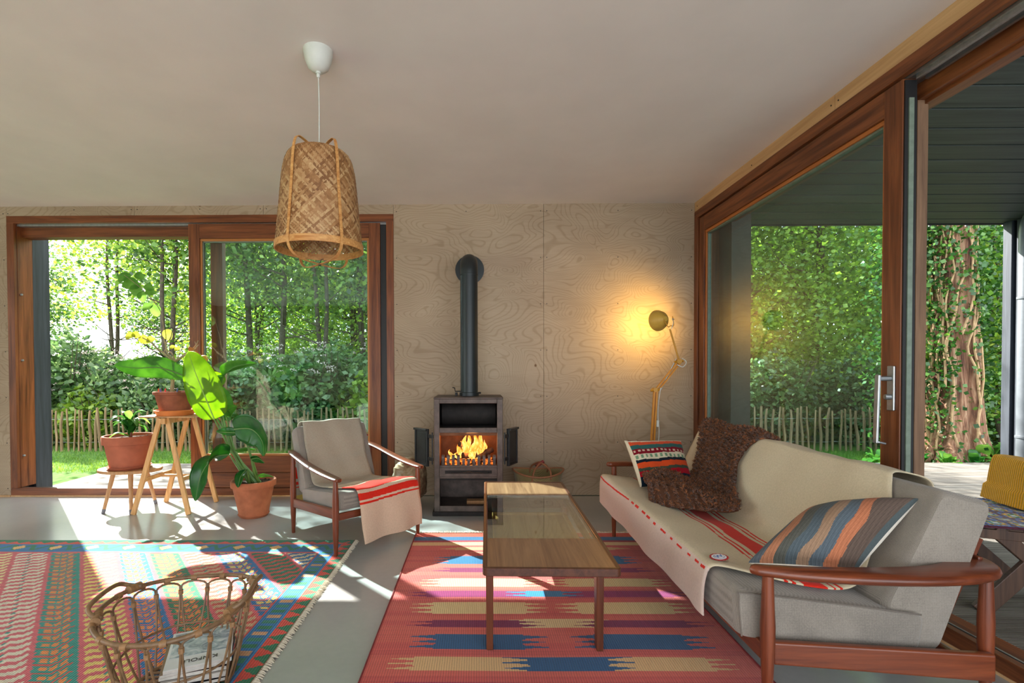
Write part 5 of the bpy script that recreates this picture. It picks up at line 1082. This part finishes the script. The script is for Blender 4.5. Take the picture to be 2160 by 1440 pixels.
for k in range(13): y = -0.18+k*0.03; xw = 0.66*Lr*math.sqrt(max(0.05, 1-(y/(0.66*Wr))**2)); m.tube([(-xw, y, 0.012), (xw, y, 0.012)], 0.006, 7)
m.build('base', M_ratt, WB)
NL = 16
for k in range(NL):
    a = 2*PI*(k+0.5)/NL; da = 2*PI/NL; m = MB(); pts = []
    for i in range(25):
        q_ = i/24; th = -1+2*q_
        w_ = math.sin(q_*PI)
        if q_ < 0.36: s_ = q_/0.36; aa = a-da*(0.06+0.42*math.sin(s_*PI/2)**0.8); zz = 0.014+(0.29-0.014)*s_
        elif q_ > 0.64: s_ = (1-q_)/0.36; aa = a+da*(0.06+0.42*math.sin(s_*PI/2)**0.8); zz = 0.014+(0.29-0.014)*s_
        else: s_ = (q_-0.36)/0.28; aa = a-da*0.48*math.cos(s_*PI); zz = 0.29+math.sin(s_*PI)*(zr-0.30-0.0)*1.0
        kk = 0.66+0.33*(zz/0.36)**0.8; p = rimp(aa, kk, zz); p.z += 0.028*math.cos(aa)**2*(zz/0.36)*0.9; pts.append(p)
    m.tube(pts, 0.0044, 7); m.build('loop', M_ratt, WB)
for k in range(NL):
    a = 2*PI*k/NL; m = MB(); p = rimp(a, 0.66+0.33*(0.27/0.36)**0.8, 0.27+0.02*math.cos(a)**2); m.tube([p-Vector((0, 0, 0.009)), p+Vector((0, 0, 0.009))], 0.010, 8); m.build('loop_binding', M_rattd, WB); m = MB()
    a2 = 2*PI*(k+0.5)/NL; p = rimp(a2); T_ = (rimp(a2+0.05)-rimp(a2-0.05)).normalized(); m.tube([p-T_*0.011-Vector((0, 0, 0.003)), p+T_*0.011-Vector((0, 0, 0.003))], 0.0125, 10); m.build('binding', M_rattd, WB)
for s_ in (-1, 1):
    a0, a1 = (0.42, -0.42) if s_ > 0 else (PI-0.42, PI+0.42); pa, pb = rimp(a0), rimp(a1); top = Vector((s_*(Lr+0.010), 0, zr+0.07))
    m = MB(); m.tube([pa+Vector((-s_*0.035, 0.01 if pa.y > 0 else -0.01, 0.008)), pa+Vector((s_*0.005, 0, 0.018)), Vector((top.x, pa.y*0.75, top.z-0.01)), top, Vector((top.x, pb.y*0.75, top.z-0.01)), pb+Vector((s_*0.005, 0, 0.018)), pb+Vector((-s_*0.035, 0.01 if pb.y > 0 else -0.01, 0.008))], 0.0085, 10, smooth=40); h = m.build('handle', M_ratt, WB)
    for p, sgn in ((pa, 1), (pb, -1)):
        m = MB(); T_ = (rimp((a0 if sgn > 0 else a1)+0.05)-rimp((a0 if sgn > 0 else a1)-0.05)).normalized(); c_ = p+Vector((-s_*0.012, 0, 0.006))
        m.tube([c_-T_*0.028, c_+T_*0.028], 0.0165, 12); m.build('handle_binding', M_rattd, h)
# magazines in the basket
WM = base_matrix(WB); rg = random.Random(9)
cols_m = [(30, 30, 34), (70, 60, 80), (190, 186, 180), (60, 50, 56), (120, 90, 70), (200, 205, 210), (40, 44, 60)]; zz = 0.030
for k in range(6):
    th = rg.uniform(0.010, 0.016); m = MB(); Mm = WM @ Matrix.Translation((0.035+rg.uniform(-.012, .012), 0.085+rg.uniform(-.008, .008), zz)) @ Matrix.Rotation(0.25+rg.uniform(-.06, .06), 4, 'Z')
    m.box((-0.115, -0.145, 0), (0.115, 0.145, th), Mm); m.mi = 1; m.box((-0.1155, -0.1455, 0.001), (0.113, 0.143, th-0.001), Mm)
    top_ = k == 5
    o = m.build('magazine', [M_cov if top_ else plain('magazine_cover_%d' % k, cols_m[k], 0.35, bmp=0, var=0.03), plain('page_edges_%d' % k, (206, 202, 194), 0.8)] if False else [plain('magazine_cover_%d' % k, (212, 218, 224) if top_ else cols_m[k], 0.3, bmp=0, var=0.02), plain('page_edges_%d' % k, (200, 196, 188), 0.8)], smooth=False, origin=tuple((WM @ Vector((0, 0, zz)))))
    tag(o, ('black-covered magazine at the bottom of the basket stack', 'purple-grey magazine second from the bottom of the basket stack', 'off-white magazine in the middle of the basket stack', 'dark plum magazine in the basket stack above the off-white one', 'brown magazine just under the top one in the basket', 'pale magazine on top of the stack in the rattan basket')[k], 'magazine', 'magazines in the rattan basket')
    zz += th+0.002
    if top_:
        Mt = Mm @ Matrix.Translation((0, 0, th))
        m = MB(); m.box((-0.105, -0.065, 0.0002), (0.105, 0.130, 0.0008), Mt); 
        mp_, tp_, bp_ = mat('cover_photo'); vv_ = coords(tp_, (1, 1, 1)); nn_ = noise(tp_, vv_, 16, 5, 0.6, 1.5); tp_.links.new(ramp(tp_, nn_, [(0.35, lin((110, 124, 140))), (0.5, lin((168, 182, 196))), (0.65, lin((214, 220, 226)))]), bp_.inputs['Base Color']); bp_.inputs['Roughness'].default_value = 0.25
        W(m, 'cover_picture', mp_, o, smooth=False)
        text_mesh('title', 'KINFOLK', 0.032, Mt @ Matrix.Rotation(PI, 4, 'Z') @ Matrix.Translation((0, 0.105, 0.0012)), M_black, o)
# ================================================================ TERRACE LOUNGE CHAIR with blankets
M_hard = wood('oiled_hardwood', (54, 36, 28), (92, 66, 50), 'z', 1.3, 0.5)
TC = thing('terrace_chair', 'dark hardwood outdoor lounge chair under the covered terrace', 'chair', (2.93, 2.88, -0.03))
ca_ = math.radians(-14); TM = Matrix.Translation((2.93, 2.88, -0.03)) @ Matrix.Rotation(ca_, 4, 'Z')
def tl(*p): return TM @ Vector(p)
# local: -x front, y across (+-0.33)
for yy in (-0.31, 0.31):
    m = MB(); m.beam(tl(-0.22, yy, 0.0), tl(0.14, yy, 0.44), 0.028, 0.085, (0, 0, 1)); W(m, 'leg', M_hard, TC, smooth=False, bevel=0.004)
    m = MB(); m.beam(tl(0.30, yy, 0.0), tl(-0.16, yy, 0.44), 0.028, 0.07, (0, 0, 1)); W(m, 'leg', M_hard, TC, smooth=False, bevel=0.004)
    m = MB(); m.beam(tl(-0.27, yy, 0.42), tl(0.30, yy, 0.39), 0.03, 0.05); W(m, 'side_rail', M_hard, TC, smooth=False, bevel=0.004)
    m = MB(); m.beam(tl(0.24, yy, 0.36), tl(0.30, yy, 0.70), 0.03, 0.045, (0, 1, 0)); W(m, 'back_post', M_hard, TC, smooth=False, bevel=0.004)
for k in range(6):
    m = MB(); m.beam(tl(-0.26+k*0.095, -0.31, 0.445-k*0.005), tl(-0.26+k*0.095, 0.31, 0.445-k*0.005), 0.07, 0.015); W(m, 'seat_slat', M_hard, TC, smooth=False, bevel=0.003)
for k in range(4):
    m = MB(); m.beam(tl(0.25+k*0.015, -0.31, 0.46+k*0.075), tl(0.25+k*0.015, 0.31, 0.46+k*0.075), 0.015, 0.06); W(m, 'back_slat', M_hard, TC, smooth=False, bevel=0.003)
# crochet granny-square blanket on the seat
M_croc = colmat('crochet_yarn', nscale=70, bmp=1.0, var=0.35)
CP = [(50, 110, 200), (216, 168, 40), (40, 120, 60), (214, 214, 220)]
def croc(d, v, y):
    a, b = d*8.6, v*6.2; fa, fb = abs(a-math.floor(a)-0.5)*2, abs(b-math.floor(b)-0.5)*2; r = max(fa, fb); dot = (int(d*70)+int(v*52)) % 3
    if r > 0.88: return lin((84, 40, 56))
    k = int(r*4.6); c = [(234, 234, 240), (50, 150, 72), (240, 190, 44), (56, 132, 226)][min(3, k)]
    return lin(c) if dot or k == 0 else lin((84, 40, 60) if k > 1 else (60, 130, 200))
pr = [(-0.345, 0.33), (-0.338, 0.40), (-0.318, 0.452), (-0.27, 0.468), (-0.1, 0.462), (0.1, 0.452), (0.24, 0.445)]
cb, _ = cloth('crochet_blanket', pr, -0.37, 0.37, 130, 130, lambda x, z, y, u, v, tg: tl(x-0.01*math.sin(y*18)*(u < 0.25), y, z+0.005*math.sin(y*13+x*9)-0.02*math.sin(v*7)*(u < 0.2)), croc, thick=0.012, mat_=M_croc)
tag(cb, 'multicoloured crochet granny-square blanket spread on the terrace chair seat', 'blanket')
M_knit = colmat('ribbed_yellow_knit', ribs=('Y', 22), nscale=90, bmp=1.0, var=0.35)
pr2 = [(0.190, 0.470), (0.200, 0.53), (0.215, 0.64), (0.230, 0.715), (0.255, 0.735), (0.37, 0.722), (0.40, 0.69), (0.385, 0.60), (0.375, 0.50)]
kb, _ = cloth('knitted_blanket', pr2, -0.36, 0.345, 60, 40, lambda x, z, y, u, v, tg: tl(x-0.006*math.sin(y*15)-0.02*(u < 0.15)*math.sin(y*6), y, z), lambda d, v, y: lin((240, 172, 36)), thick=0.014, mat_=M_knit)
tag(kb, 'yellow ribbed knitted blanket folded over the terrace chair back', 'blanket')
for k, (x, y) in enumerate(((3.55, 4.15), (3.95, 4.05), (4.3, 4.6), (3.2, 4.9), (4.7, 5.6))):
    m = MB(); leaf_grid(m, [(-0.03, 0, 0.004), (0, 0.006, 0.012), (0.032, 0, 0.003)], (0, 1, 0.1), ov(0.02), 8, 5, 0.2); o = m.build('fallen_leaf', L_yel if k != 1 else plain('orange_leaf', (210, 140, 60), 0.7)); o.location = (x, y, -0.03); o.rotation_euler = (0, 0, k*1.3)
    tag(o, ('yellow fallen leaf on the deck nearest the terrace chair', 'orange fallen leaf on the terrace deck', 'yellow fallen leaf on the deck in front of the downpipe', 'yellow fallen leaf by the corner of the glass door', 'yellow fallen leaf at the outer deck edge')[k], 'leaf', 'fallen leaves on the terrace deck')

# ================================================================ FENCES
M_pick = wood('split_chestnut', (96, 76, 54), (160, 134, 100), 'z', 1.6, 0.7)
picks = []
for k in range(6):
    m = MB(); r_ = random.Random(40+k); w_ = 0.034+0.010*r_.random(); pts = [(0, 0, 0), (r_.uniform(-.012, .012), 0, 0.25), (r_.uniform(-.018, .018), 0, 0.5), (r_.uniform(-.012, .012), 0, 0.74)]
    m.tube(pts, [w_*0.62, w_*0.66, w_*0.6, w_*0.45], 6, flat=0.7, smooth=7, up0=(0, 1, 0)); me_o = m.build('picket', M_pick, smooth=False); picks.append(me_o.data); bpy.data.objects.remove(me_o)
def fence(x0, x1, yf, label, seed, step=0.0985, zb=-0.16, dy=0.0):
    F_ = thing('picket_fence', label, 'fence', ((x0+x1)/2, yf, zb)); r_ = random.Random(seed); x = x0; n = 0
    while x < x1 and n < 99:
        o = bpy.data.objects.new('picket', picks[n % 6]); COL.objects.link(o); o.parent = F_; o.location = (x-(x0+x1)/2+r_.uniform(-.014, .014), dy*(x-x0), 0)
        o.rotation_euler = (r_.uniform(-.05, .05), r_.uniform(-.05, .05), r_.uniform(-3, 3)); o.scale = (1, 1, r_.uniform(0.93, 1.05)); x += step; n += 1
    for zz in (0.16, 0.56):
        m = MB(); pts = [(xx, 0.0+0.018*math.sin(xx*32)+dy*(xx-x0+(x0+x1)/2), zz+0.006*math.sin(xx*9)) for xx in np.linspace(-(x1-x0)/2, (x1-x0)/2, 160)]; m.tube(pts, 0.0035, 5); m.build('wire', M_alu, F_)
    return F_
fence(-8.0, -1.5, 8.66, 'chestnut paling fence seen through the left garden door', 1)
fence(4.0, 8.1, 8.60, 'sunlit chestnut paling fence seen through the right terrace door', 2, 0.105)

# ================================================================ GRASS, TREES, SHRUBS
def scatter_quads(P, size, rs, flat=0.0, elong=1.5, up=None):
    'rhombic leaves at points P with random directions'
    n = len(P); d = rs.normal(size=(n, 3)); d[:, 2] *= (1-flat); d /= np.linalg.norm(d, axis=1, keepdims=True)+1e-9
    e = rs.normal(size=(n, 3)); e[:, 2] *= (1-flat*0.6); s = np.cross(d, e); s /= np.linalg.norm(s, axis=1, keepdims=True)+1e-9
    sz = size*(0.65+0.7*rs.rand(n))[:, None]
    a = P-d*sz*elong*0.5; b = P+s*sz*0.5; c = P+d*sz*elong*0.5; e2 = P-s*sz*0.5
    V = np.stack([a, b, c, e2], 1).reshape(-1, 3); Q = np.arange(n*4).reshape(n, 4); return V, Q
def wleaf(name, c1, c2, c3, trans=0.5):
    m, t, b = mat(name); g = nd(t, 'ShaderNodeNewGeometry'); v = coords(t); n = noise(t, v, 0.9, 2)
    f = math_(t, 'MULTIPLY_ADD', g.outputs['Random Per Island'], 0.65, math_(t, 'MULTIPLY', n, 0.35))
    c = ramp(t, f, [(0.15, lin(c1)), (0.5, lin(c2)), (0.85, lin(c3))]); t.links.new(c, b.inputs['Base Color']); b.inputs['Roughness'].default_value = 0.38; b.inputs['Specular IOR Level'].default_value = 0.6
    tr = nd(t, 'ShaderNodeBsdfTranslucent'); hs = nd(t, 'ShaderNodeHueSaturation', _Hue=0.47, _Saturation=1.1, _Value=1.5); t.links.new(c, hs.inputs['Color']); t.links.new(hs.outputs[0], tr.inputs[0])
    ms = nd(t, 'ShaderNodeMixShader'); ms.inputs[0].default_value = trans; t.links.new(b.outputs[0], ms.inputs[1]); t.links.new(tr.outputs[0], ms.inputs[2]); t.links.new(ms.outputs[0], t.nodes['Material Output'].inputs[0]); return m
G1 = wleaf('alder_leaves', (40, 70, 38), (70, 108, 52), (116, 150, 82)); G2 = wleaf('light_leaves', (70, 104, 42), (112, 148, 58), (158, 180, 92), 0.55); G3 = wleaf('shrub_leaves', (50, 80, 50), (84, 118, 70), (136, 162, 112), 0.45); G4 = wleaf('ivy_leaves', (24, 62, 28), (44, 96, 36), (96, 140, 60), 0.35)
M_trunk = plain('dark_trunk_bark', (74, 66, 56), 0.85, nscale=12, var=0.35, bmp=0.6, spec=0.2)
def tree_proto(name, seed, h, r0, crown_r, zc0, nleaf, lsize, mt, lean=0.3, nclump=70, fork=1):
    rs = np.random.RandomState(seed); rr = random.Random(seed); t = thing(name, None, None); trunks = []
    m = MB(); ends = []
    for f in range(fork):
        lx, ly = rr.uniform(-lean, lean)*(1+f), rr.uniform(-lean, lean)*0.5; x0 = rr.uniform(-.25, .25)*(fork > 1)
        pts = [(x0, 0, 0)]+[(x0+lx*q_+0.07*math.sin(q_*9+seed+f), ly*q_+0.05*math.sin(q_*7), h*q_) for q_ in (0.12, 0.25, 0.4, 0.55, 0.7, 0.85, 1.0)]
        P = catmull(pts, 26); m.tube(P, [r0*(1-0.2*f), r0*0.8, r0*0.55, r0*0.15], 9); trunks.append(P)
        for k in range(16):
            i = rr.randint(5, 23); p = P[i]; a = rr.uniform(0, 6.28); ln = crown_r*rr.uniform(0.5, 1.0); e = p+Vector((math.cos(a)*ln, math.sin(a)*ln, ln*rr.uniform(0.1, 0.7)))
            m.tube([p, p.lerp(e, 0.5)+Vector((0, 0, -0.03)), e], [r0*0.28, r0*0.18, r0*0.05], 5, smooth=6); ends += [e, p.lerp(e, 0.6)]
    m.build('trunk', M_trunk, t)
    E = np.array([tuple(e) for e in ends if e.z > zc0]); C_ = E[rs.randint(len(E), size=nclump)]+rs.normal(size=(nclump, 3))*np.array([0.35, 0.35, 0.25])*crown_r*0.6
    extra = np.stack([rs.uniform(-1, 1, 30)*crown_r*0.8, rs.uniform(-1, 1, 30)*crown_r*0.8, rs.uniform(zc0*1.05, h+0.2, 30)], 1); C_ = np.concatenate([C_, extra])
    idx = rs.randint(len(C_), size=nleaf); rad = crown_r*0.26*(0.6+0.8*rs.rand(len(C_)))[idx][:, None]; Pn = C_[idx]+rs.normal(size=(nleaf, 3))*rad*np.array([1, 1, 0.6])
    V, Q = scatter_quads(Pn, lsize, rs, 0.45, 1.35); np_mesh('foliage', V, Q, mt, t); return t
protos = {'alder': tree_proto('alder_tree', 3, 6.6, 0.085, 1.5, 3.0, 4600, 0.08, G1, 0.5), 'thin': tree_proto('alder_tree', 8, 7.0, 0.060, 1.25, 2.9, 3600, 0.075, G2, 0.7, fork=2),
          'bushy': tree_proto('hazel_tree', 21, 5.4, 0.07, 1.7, 0.7, 13000, 0.062, G2, 0.6, 110, fork=2), 'tall': tree_proto('tall_tree', 33, 10.5, 0.16, 2.6, 2.0, 9000, 0.15, G1, 0.5, 120)}
def shrub_proto(name, seed, h, r, n, ls, mt, flowers=False):
    rs = np.random.RandomState(seed); t = thing(name, None, None); m = MB(); rr = random.Random(seed)
    for k in range(16): a = rr.uniform(0, 6.28); q_ = rr.uniform(.3, 1); m.tube([(0.1*math.cos(a), 0.1*math.sin(a), 0), (r*q_*0.6*math.cos(a), r*q_*0.6*math.sin(a), h*0.5), (r*q_*math.cos(a), r*q_*math.sin(a), h*rr.uniform(.75, 1.0))], [0.012, 0.008, 0.004], 5, smooth=6)
    m.build('stems', M_trunk, t)
    u = rs.normal(size=(n, 3)); u /= np.linalg.norm(u, axis=1, keepdims=True); rad = rs.rand(n)**0.45; P = u*rad[:, None]*np.array([r, r*0.7, h*0.52])+np.array([0, 0, h*0.5]); P[:, 2] += 0.10*np.sin(P[:, 0]*9+seed)+0.06*np.sin(P[:, 0]*23); V, Q = scatter_quads(P, ls, rs, 0.35, 1.7); np_mesh('foliage', V, Q, mt, t)
    if flowers:
        P = []
        for k in range(26):
            a, b = rs.uniform(-r*.9, r*.9), h*rs.uniform(0.78, 1.12); c_ = np.array([a, rs.uniform(-r*.6, 0.1), b]); P.append(c_+rs.normal(size=(22, 3))*np.array([.035, .035, .014]))
        V, Q = scatter_quads(np.concatenate(P), 0.022, rs, 0.5, 1.0); np_mesh('flower_heads', V, Q, plain('pale_pink_flowers', (196, 176, 172), 0.8, bmp=0), t)
    return t
protos['shrub'] = shrub_proto('flowering_shrub', 5, 1.55, 0.85, 3000, 0.075, G3, True); protos['fern'] = shrub_proto('leafy_shrub', 9, 1.25, 0.8, 2600, 0.08, G2); protos['dark'] = shrub_proto('dark_shrub', 13, 1.9, 1.0, 4600, 0.07, G3)
used = set()
ORD = ['first', 'second', 'third', 'fourth', 'fifth', 'sixth', 'seventh', 'eighth', 'ninth', 'tenth', 'eleventh', 'twelfth']
def order_labels():
    for (a, g), L_ in pend.items():
        for i, o in enumerate(sorted(L_, key=lambda o: o.location.x/o.location.y)): o['label'] = (ORD[i]+' from the left of the ' if len(L_) > 1 else '')+a
pend = {}
def plant(kind, x, y, s, rz, label, group, z=-0.18, cat='tree'):
    p = protos[kind]; o = p if kind not in used else dup(p); used.add(kind)
    o.location = (x, y, z); o.rotation_euler = (0, 0, rz); o.scale = (s, s, s); tag(o, label, cat, group)
    if kind != 'tall': pend.setdefault((label, group), []).append(o)
    return o
RR = random.Random(77)
names = {'alder': 'slender dark-trunked alder trees', 'thin': 'thin twin-stemmed alder trees', 'bushy': 'bushy light green trees', 'tall': 'tall broad tree'}
g1 = 'trees just beyond the fence behind the left garden door'
for k, (kd, x, y, s) in enumerate((('thin', -8.9, 11.8, .95), ('alder', -7.6, 12.4, 1.0), ('thin', -6.6, 11.0, 1.0), ('alder', -5.4, 11.6, 1.05), ('alder', -4.3, 11.2, 1.0), ('thin', -3.6, 10.8, 1.0), ('alder', -2.8, 11.4, 1.05), ('alder', -2.0, 10.9, .95), ('thin', -1.3, 11.6, 1.1), ('bushy', -3.4, 12.8, 1.1), ('bushy', -6.0, 13.2, 1.1), ('bushy', -1.2, 12.9, 1.1))):
    plant(kd, x, y, s, RR.uniform(0, 6.28), names[kd]+' beyond the left garden door', g1)
g2 = 'trees beyond the fence behind the terrace door'
for k, (kd, x, y, s) in enumerate((('bushy', 4.6, 11.4, 1.0), ('bushy', 6.0, 10.8, 1.05), ('bushy', 7.6, 11.2, 1.1), ('thin', 5.3, 12.4, 1.0), ('bushy', 9.2, 10.2, 1.2), ('alder', 8.3, 12.6, 1.1), ('bushy', 11.0, 11.8, 1.2), ('bushy', 6.8, 13.2, 1.2), ('bushy', 10.5, 9.0, 1.1), ('bushy', 9.0, 8.6, 0.9))):
    plant(kd, x, y, s, RR.uniform(0, 6.28), names[kd]+' behind the terrace door', g2)
g3 = 'tall trees far behind the garden'
for k in range(26):
    x = -21+k*1.75; y = 17+(k*7 % 5)*1.5
    if -2.5 < x < 5.5: continue
    if x < -6.5 and k % 2: continue
    if x < -9: y += 6
    plant('tall', x+RR.uniform(-.5, .5), y, RR.uniform(0.70, 0.85), RR.uniform(0, 6.28), 'tall broad tree far back in the dense green wall of the garden', g3)
for k in range(20):
    x = -8.6+k*0.44 if k < 18 else -9.4; kd = ('shrub', 'dark', 'shrub', 'fern')[k % 4]
    plant(kd, x, 9.35+0.35*(k % 3), RR.uniform(0.85, 1.15), RR.uniform(-.6, .6), {'shrub': 'shrubs with pale pink flower heads', 'dark': 'dark leafy shrubs', 'fern': 'light green leafy shrubs'}[kd]+' behind the left fence', 'shrubs behind the left fence', cat='shrub')
for k in range(14):
    x = 4.0+k*0.5; kd = ('dark', 'fern', 'shrub')[k % 3]
    plant(kd, x, 9.4+0.4*(k % 3), RR.uniform(0.75, 1.0), RR.uniform(-.6, .6), {'shrub': 'shrubs with pale pink flower heads', 'dark': 'dark leafy shrubs', 'fern': 'light green leafy shrubs'}[kd]+' behind the terrace fence', 'shrubs behind the terrace fence', cat='shrub')
order_labels()
rs = np.random.RandomState(1); n = 42000
P = np.stack([rs.uniform(-8.2, 9.0, n), 6.84+1.95*rs.rand(n)**1.1, np.full(n, -0.165)], 1); h = rs.uniform(0.02, 0.055, n); dx = rs.normal(size=(n, 2))*0.012; wd = 0.0035
V = np.stack([P-[wd, 0, 0], P+[wd, 0, 0], P+np.stack([dx[:, 0]+wd*.3, dx[:, 1], h], 1), P+np.stack([dx[:, 0]-wd*.3, dx[:, 1], h], 1)], 1).reshape(-1, 3)
go = np_mesh('lawn_grass', V, np.arange(n*4).reshape(n, 4), wleaf('grass_blades', (60, 100, 34), (84, 130, 44), (130, 160, 66), 0.4)); tag(go, 'short green lawn grass between the deck and the fences', 'grass', kind='stuff')

# ---- ivy-clad conifer trunk by the terrace
mt_, tt_, bt_ = mat('shaggy_red_bark'); vt = coords(tt_, (10, 10, 0.9)); nt_ = noise(tt_, vt, 1.6, 6, 0.65, 0.8); tt_.links.new(ramp(tt_, nt_, [(0.34, lin((70, 42, 32))), (0.5, lin((136, 98, 74))), (0.66, lin((178, 150, 122)))]), bt_.inputs['Base Color']); bt_.inputs['Roughness'].default_value = 0.9; bump(tt_, bt_, nt_, 1.0, 0.04)
tx, ty = 7.02, 7.45
CT = thing('conifer_tree', 'thick reddish shaggy-barked conifer trunk beyond the terrace deck', 'tree', (tx, ty, -0.2))
def trunkr(z, a):
    r = 0.25+0.14*math.exp(-z/0.9)+0.06*max(0, 1-z/0.5); r += 0.035*math.sin(a*5+z*0.7)*math.exp(-z/2.5)+0.014*math.sin(a*13+z*1.3)+0.10*math.exp(-z/0.35)*max(0, math.sin(a*3.5+0.6)); return r*(1-0.03*z)
m = MB(); m.grid(lambda u, v: (trunkr(v*5.2, u*2*PI)*math.cos(u*2*PI)+0.05*math.sin(v*5), trunkr(v*5.2, u*2*PI)*math.sin(u*2*PI), v*5.2), 97, 60); m.build('trunk', mt_, CT, angle=80)
for k, (a, l_) in enumerate(((-2.2, 0.55), (-1.3, 0.5), (-2.9, 0.6), (-0.5, 0.45))):
    m = MB(); c, s = math.cos(a), math.sin(a); m.tube([(0.22*c, 0.22*s, 0.6), (0.36*c, 0.36*s, 0.25), (l_*c, l_*s, -0.02)], [0.06, 0.07, 0.035], 9, smooth=8); m.build('root', mt_, CT)
IV = thing('ivy', 'green ivy with woody vines climbing the red-barked trunk', 'ivy', (tx, ty, -0.2)); rv = random.Random(6)
M_vine = plain('ivy_vine', (168, 140, 104), 0.8, nscale=30); P = []
for k in range(13):
    a = -PI/2+rv.uniform(-1.5, 1.5); pts = []; z = rv.uniform(0, 0.5) if k % 3 else rv.uniform(1, 2)
    while z < 4.6:
        a += rv.uniform(-.28, .28); r = trunkr(z, a)+0.02+0.03*rv.random(); pts.append((r*math.cos(a), r*math.sin(a), z)); z += 0.28
        P += [np.array(pts[-1])+np.array([rv.gauss(0, .07), rv.gauss(0, .07)-0.03, rv.gauss(0, .08)]) for _ in range(16 if (z > 2.3 or math.cos(a) < -0.2 or math.cos(a) > 0.6) else 4)]
    m = MB(); m.tube(pts, [0.017, 0.008], 6, smooth=len(pts)*3); m.build('vine', M_vine, IV)
rs = np.random.RandomState(9)
for (cx_, cz_, n) in ((-0.55, 3.2, 900), (0.5, 2.8, 700), (-0.75, 1.6, 900), (-0.7, 2.8, 900), (-0.5, 3.7, 900), (0.62, 2.2, 800), (0.6, 3.3, 900), (0.75, 1.2, 500), (0.0, 4.1, 700), (-0.8, 0.8, 400)):
    P += list(rs.normal(size=(n, 3))*np.array([0.20, 0.18, 0.36])+np.array([cx_, 0.10, cz_]))
V, Q = scatter_quads(np.array(P), 0.058, rs, 0.2, 1.1); np_mesh('leaves', V, Q, G4, IV)
GP = [(6.55, 6.98, .30), (6.9, 6.95, .34), (7.3, 7.0, .42), (7.55, 7.1, .45), (7.2, 7.15, .5), (6.3, 7.2, .28), (5.9, 7.4, .3)]
for k, (x, y, s_) in enumerate(GP):
    t = thing('ground_cover_plant', ('second', 'fourth', 'sixth', 'rightmost', 'fifth', 'third', 'leftmost')[k]+' of the low broad-leaved plants around the red-barked trunk foot', 'plant', (x, y, -0.17), group='broad-leaved plants at the trunk foot'); r = random.Random(k)
    m = MB()
    for j in range(18):
        a = r.uniform(0, 6.28); el = r.uniform(.2, 1.2); ln = s_*r.uniform(.5, 1); d = Vector((math.cos(a)*math.cos(el), math.sin(a)*math.cos(el), math.sin(el)))
        leaf_grid(m, [d*ln*0.35, d*ln*0.75+Vector((0, 0, .03)), d*ln*1.1-Vector((0, 0, .04))], Vector((-math.sin(a), math.cos(a), 0)), ov(0.16*s_), 7, 3, 0.2); m.tube([(0, 0, 0), d*ln*0.4], 0.004, 4)
    m.build('foliage', L_dark if k % 2 else L_mid, t)
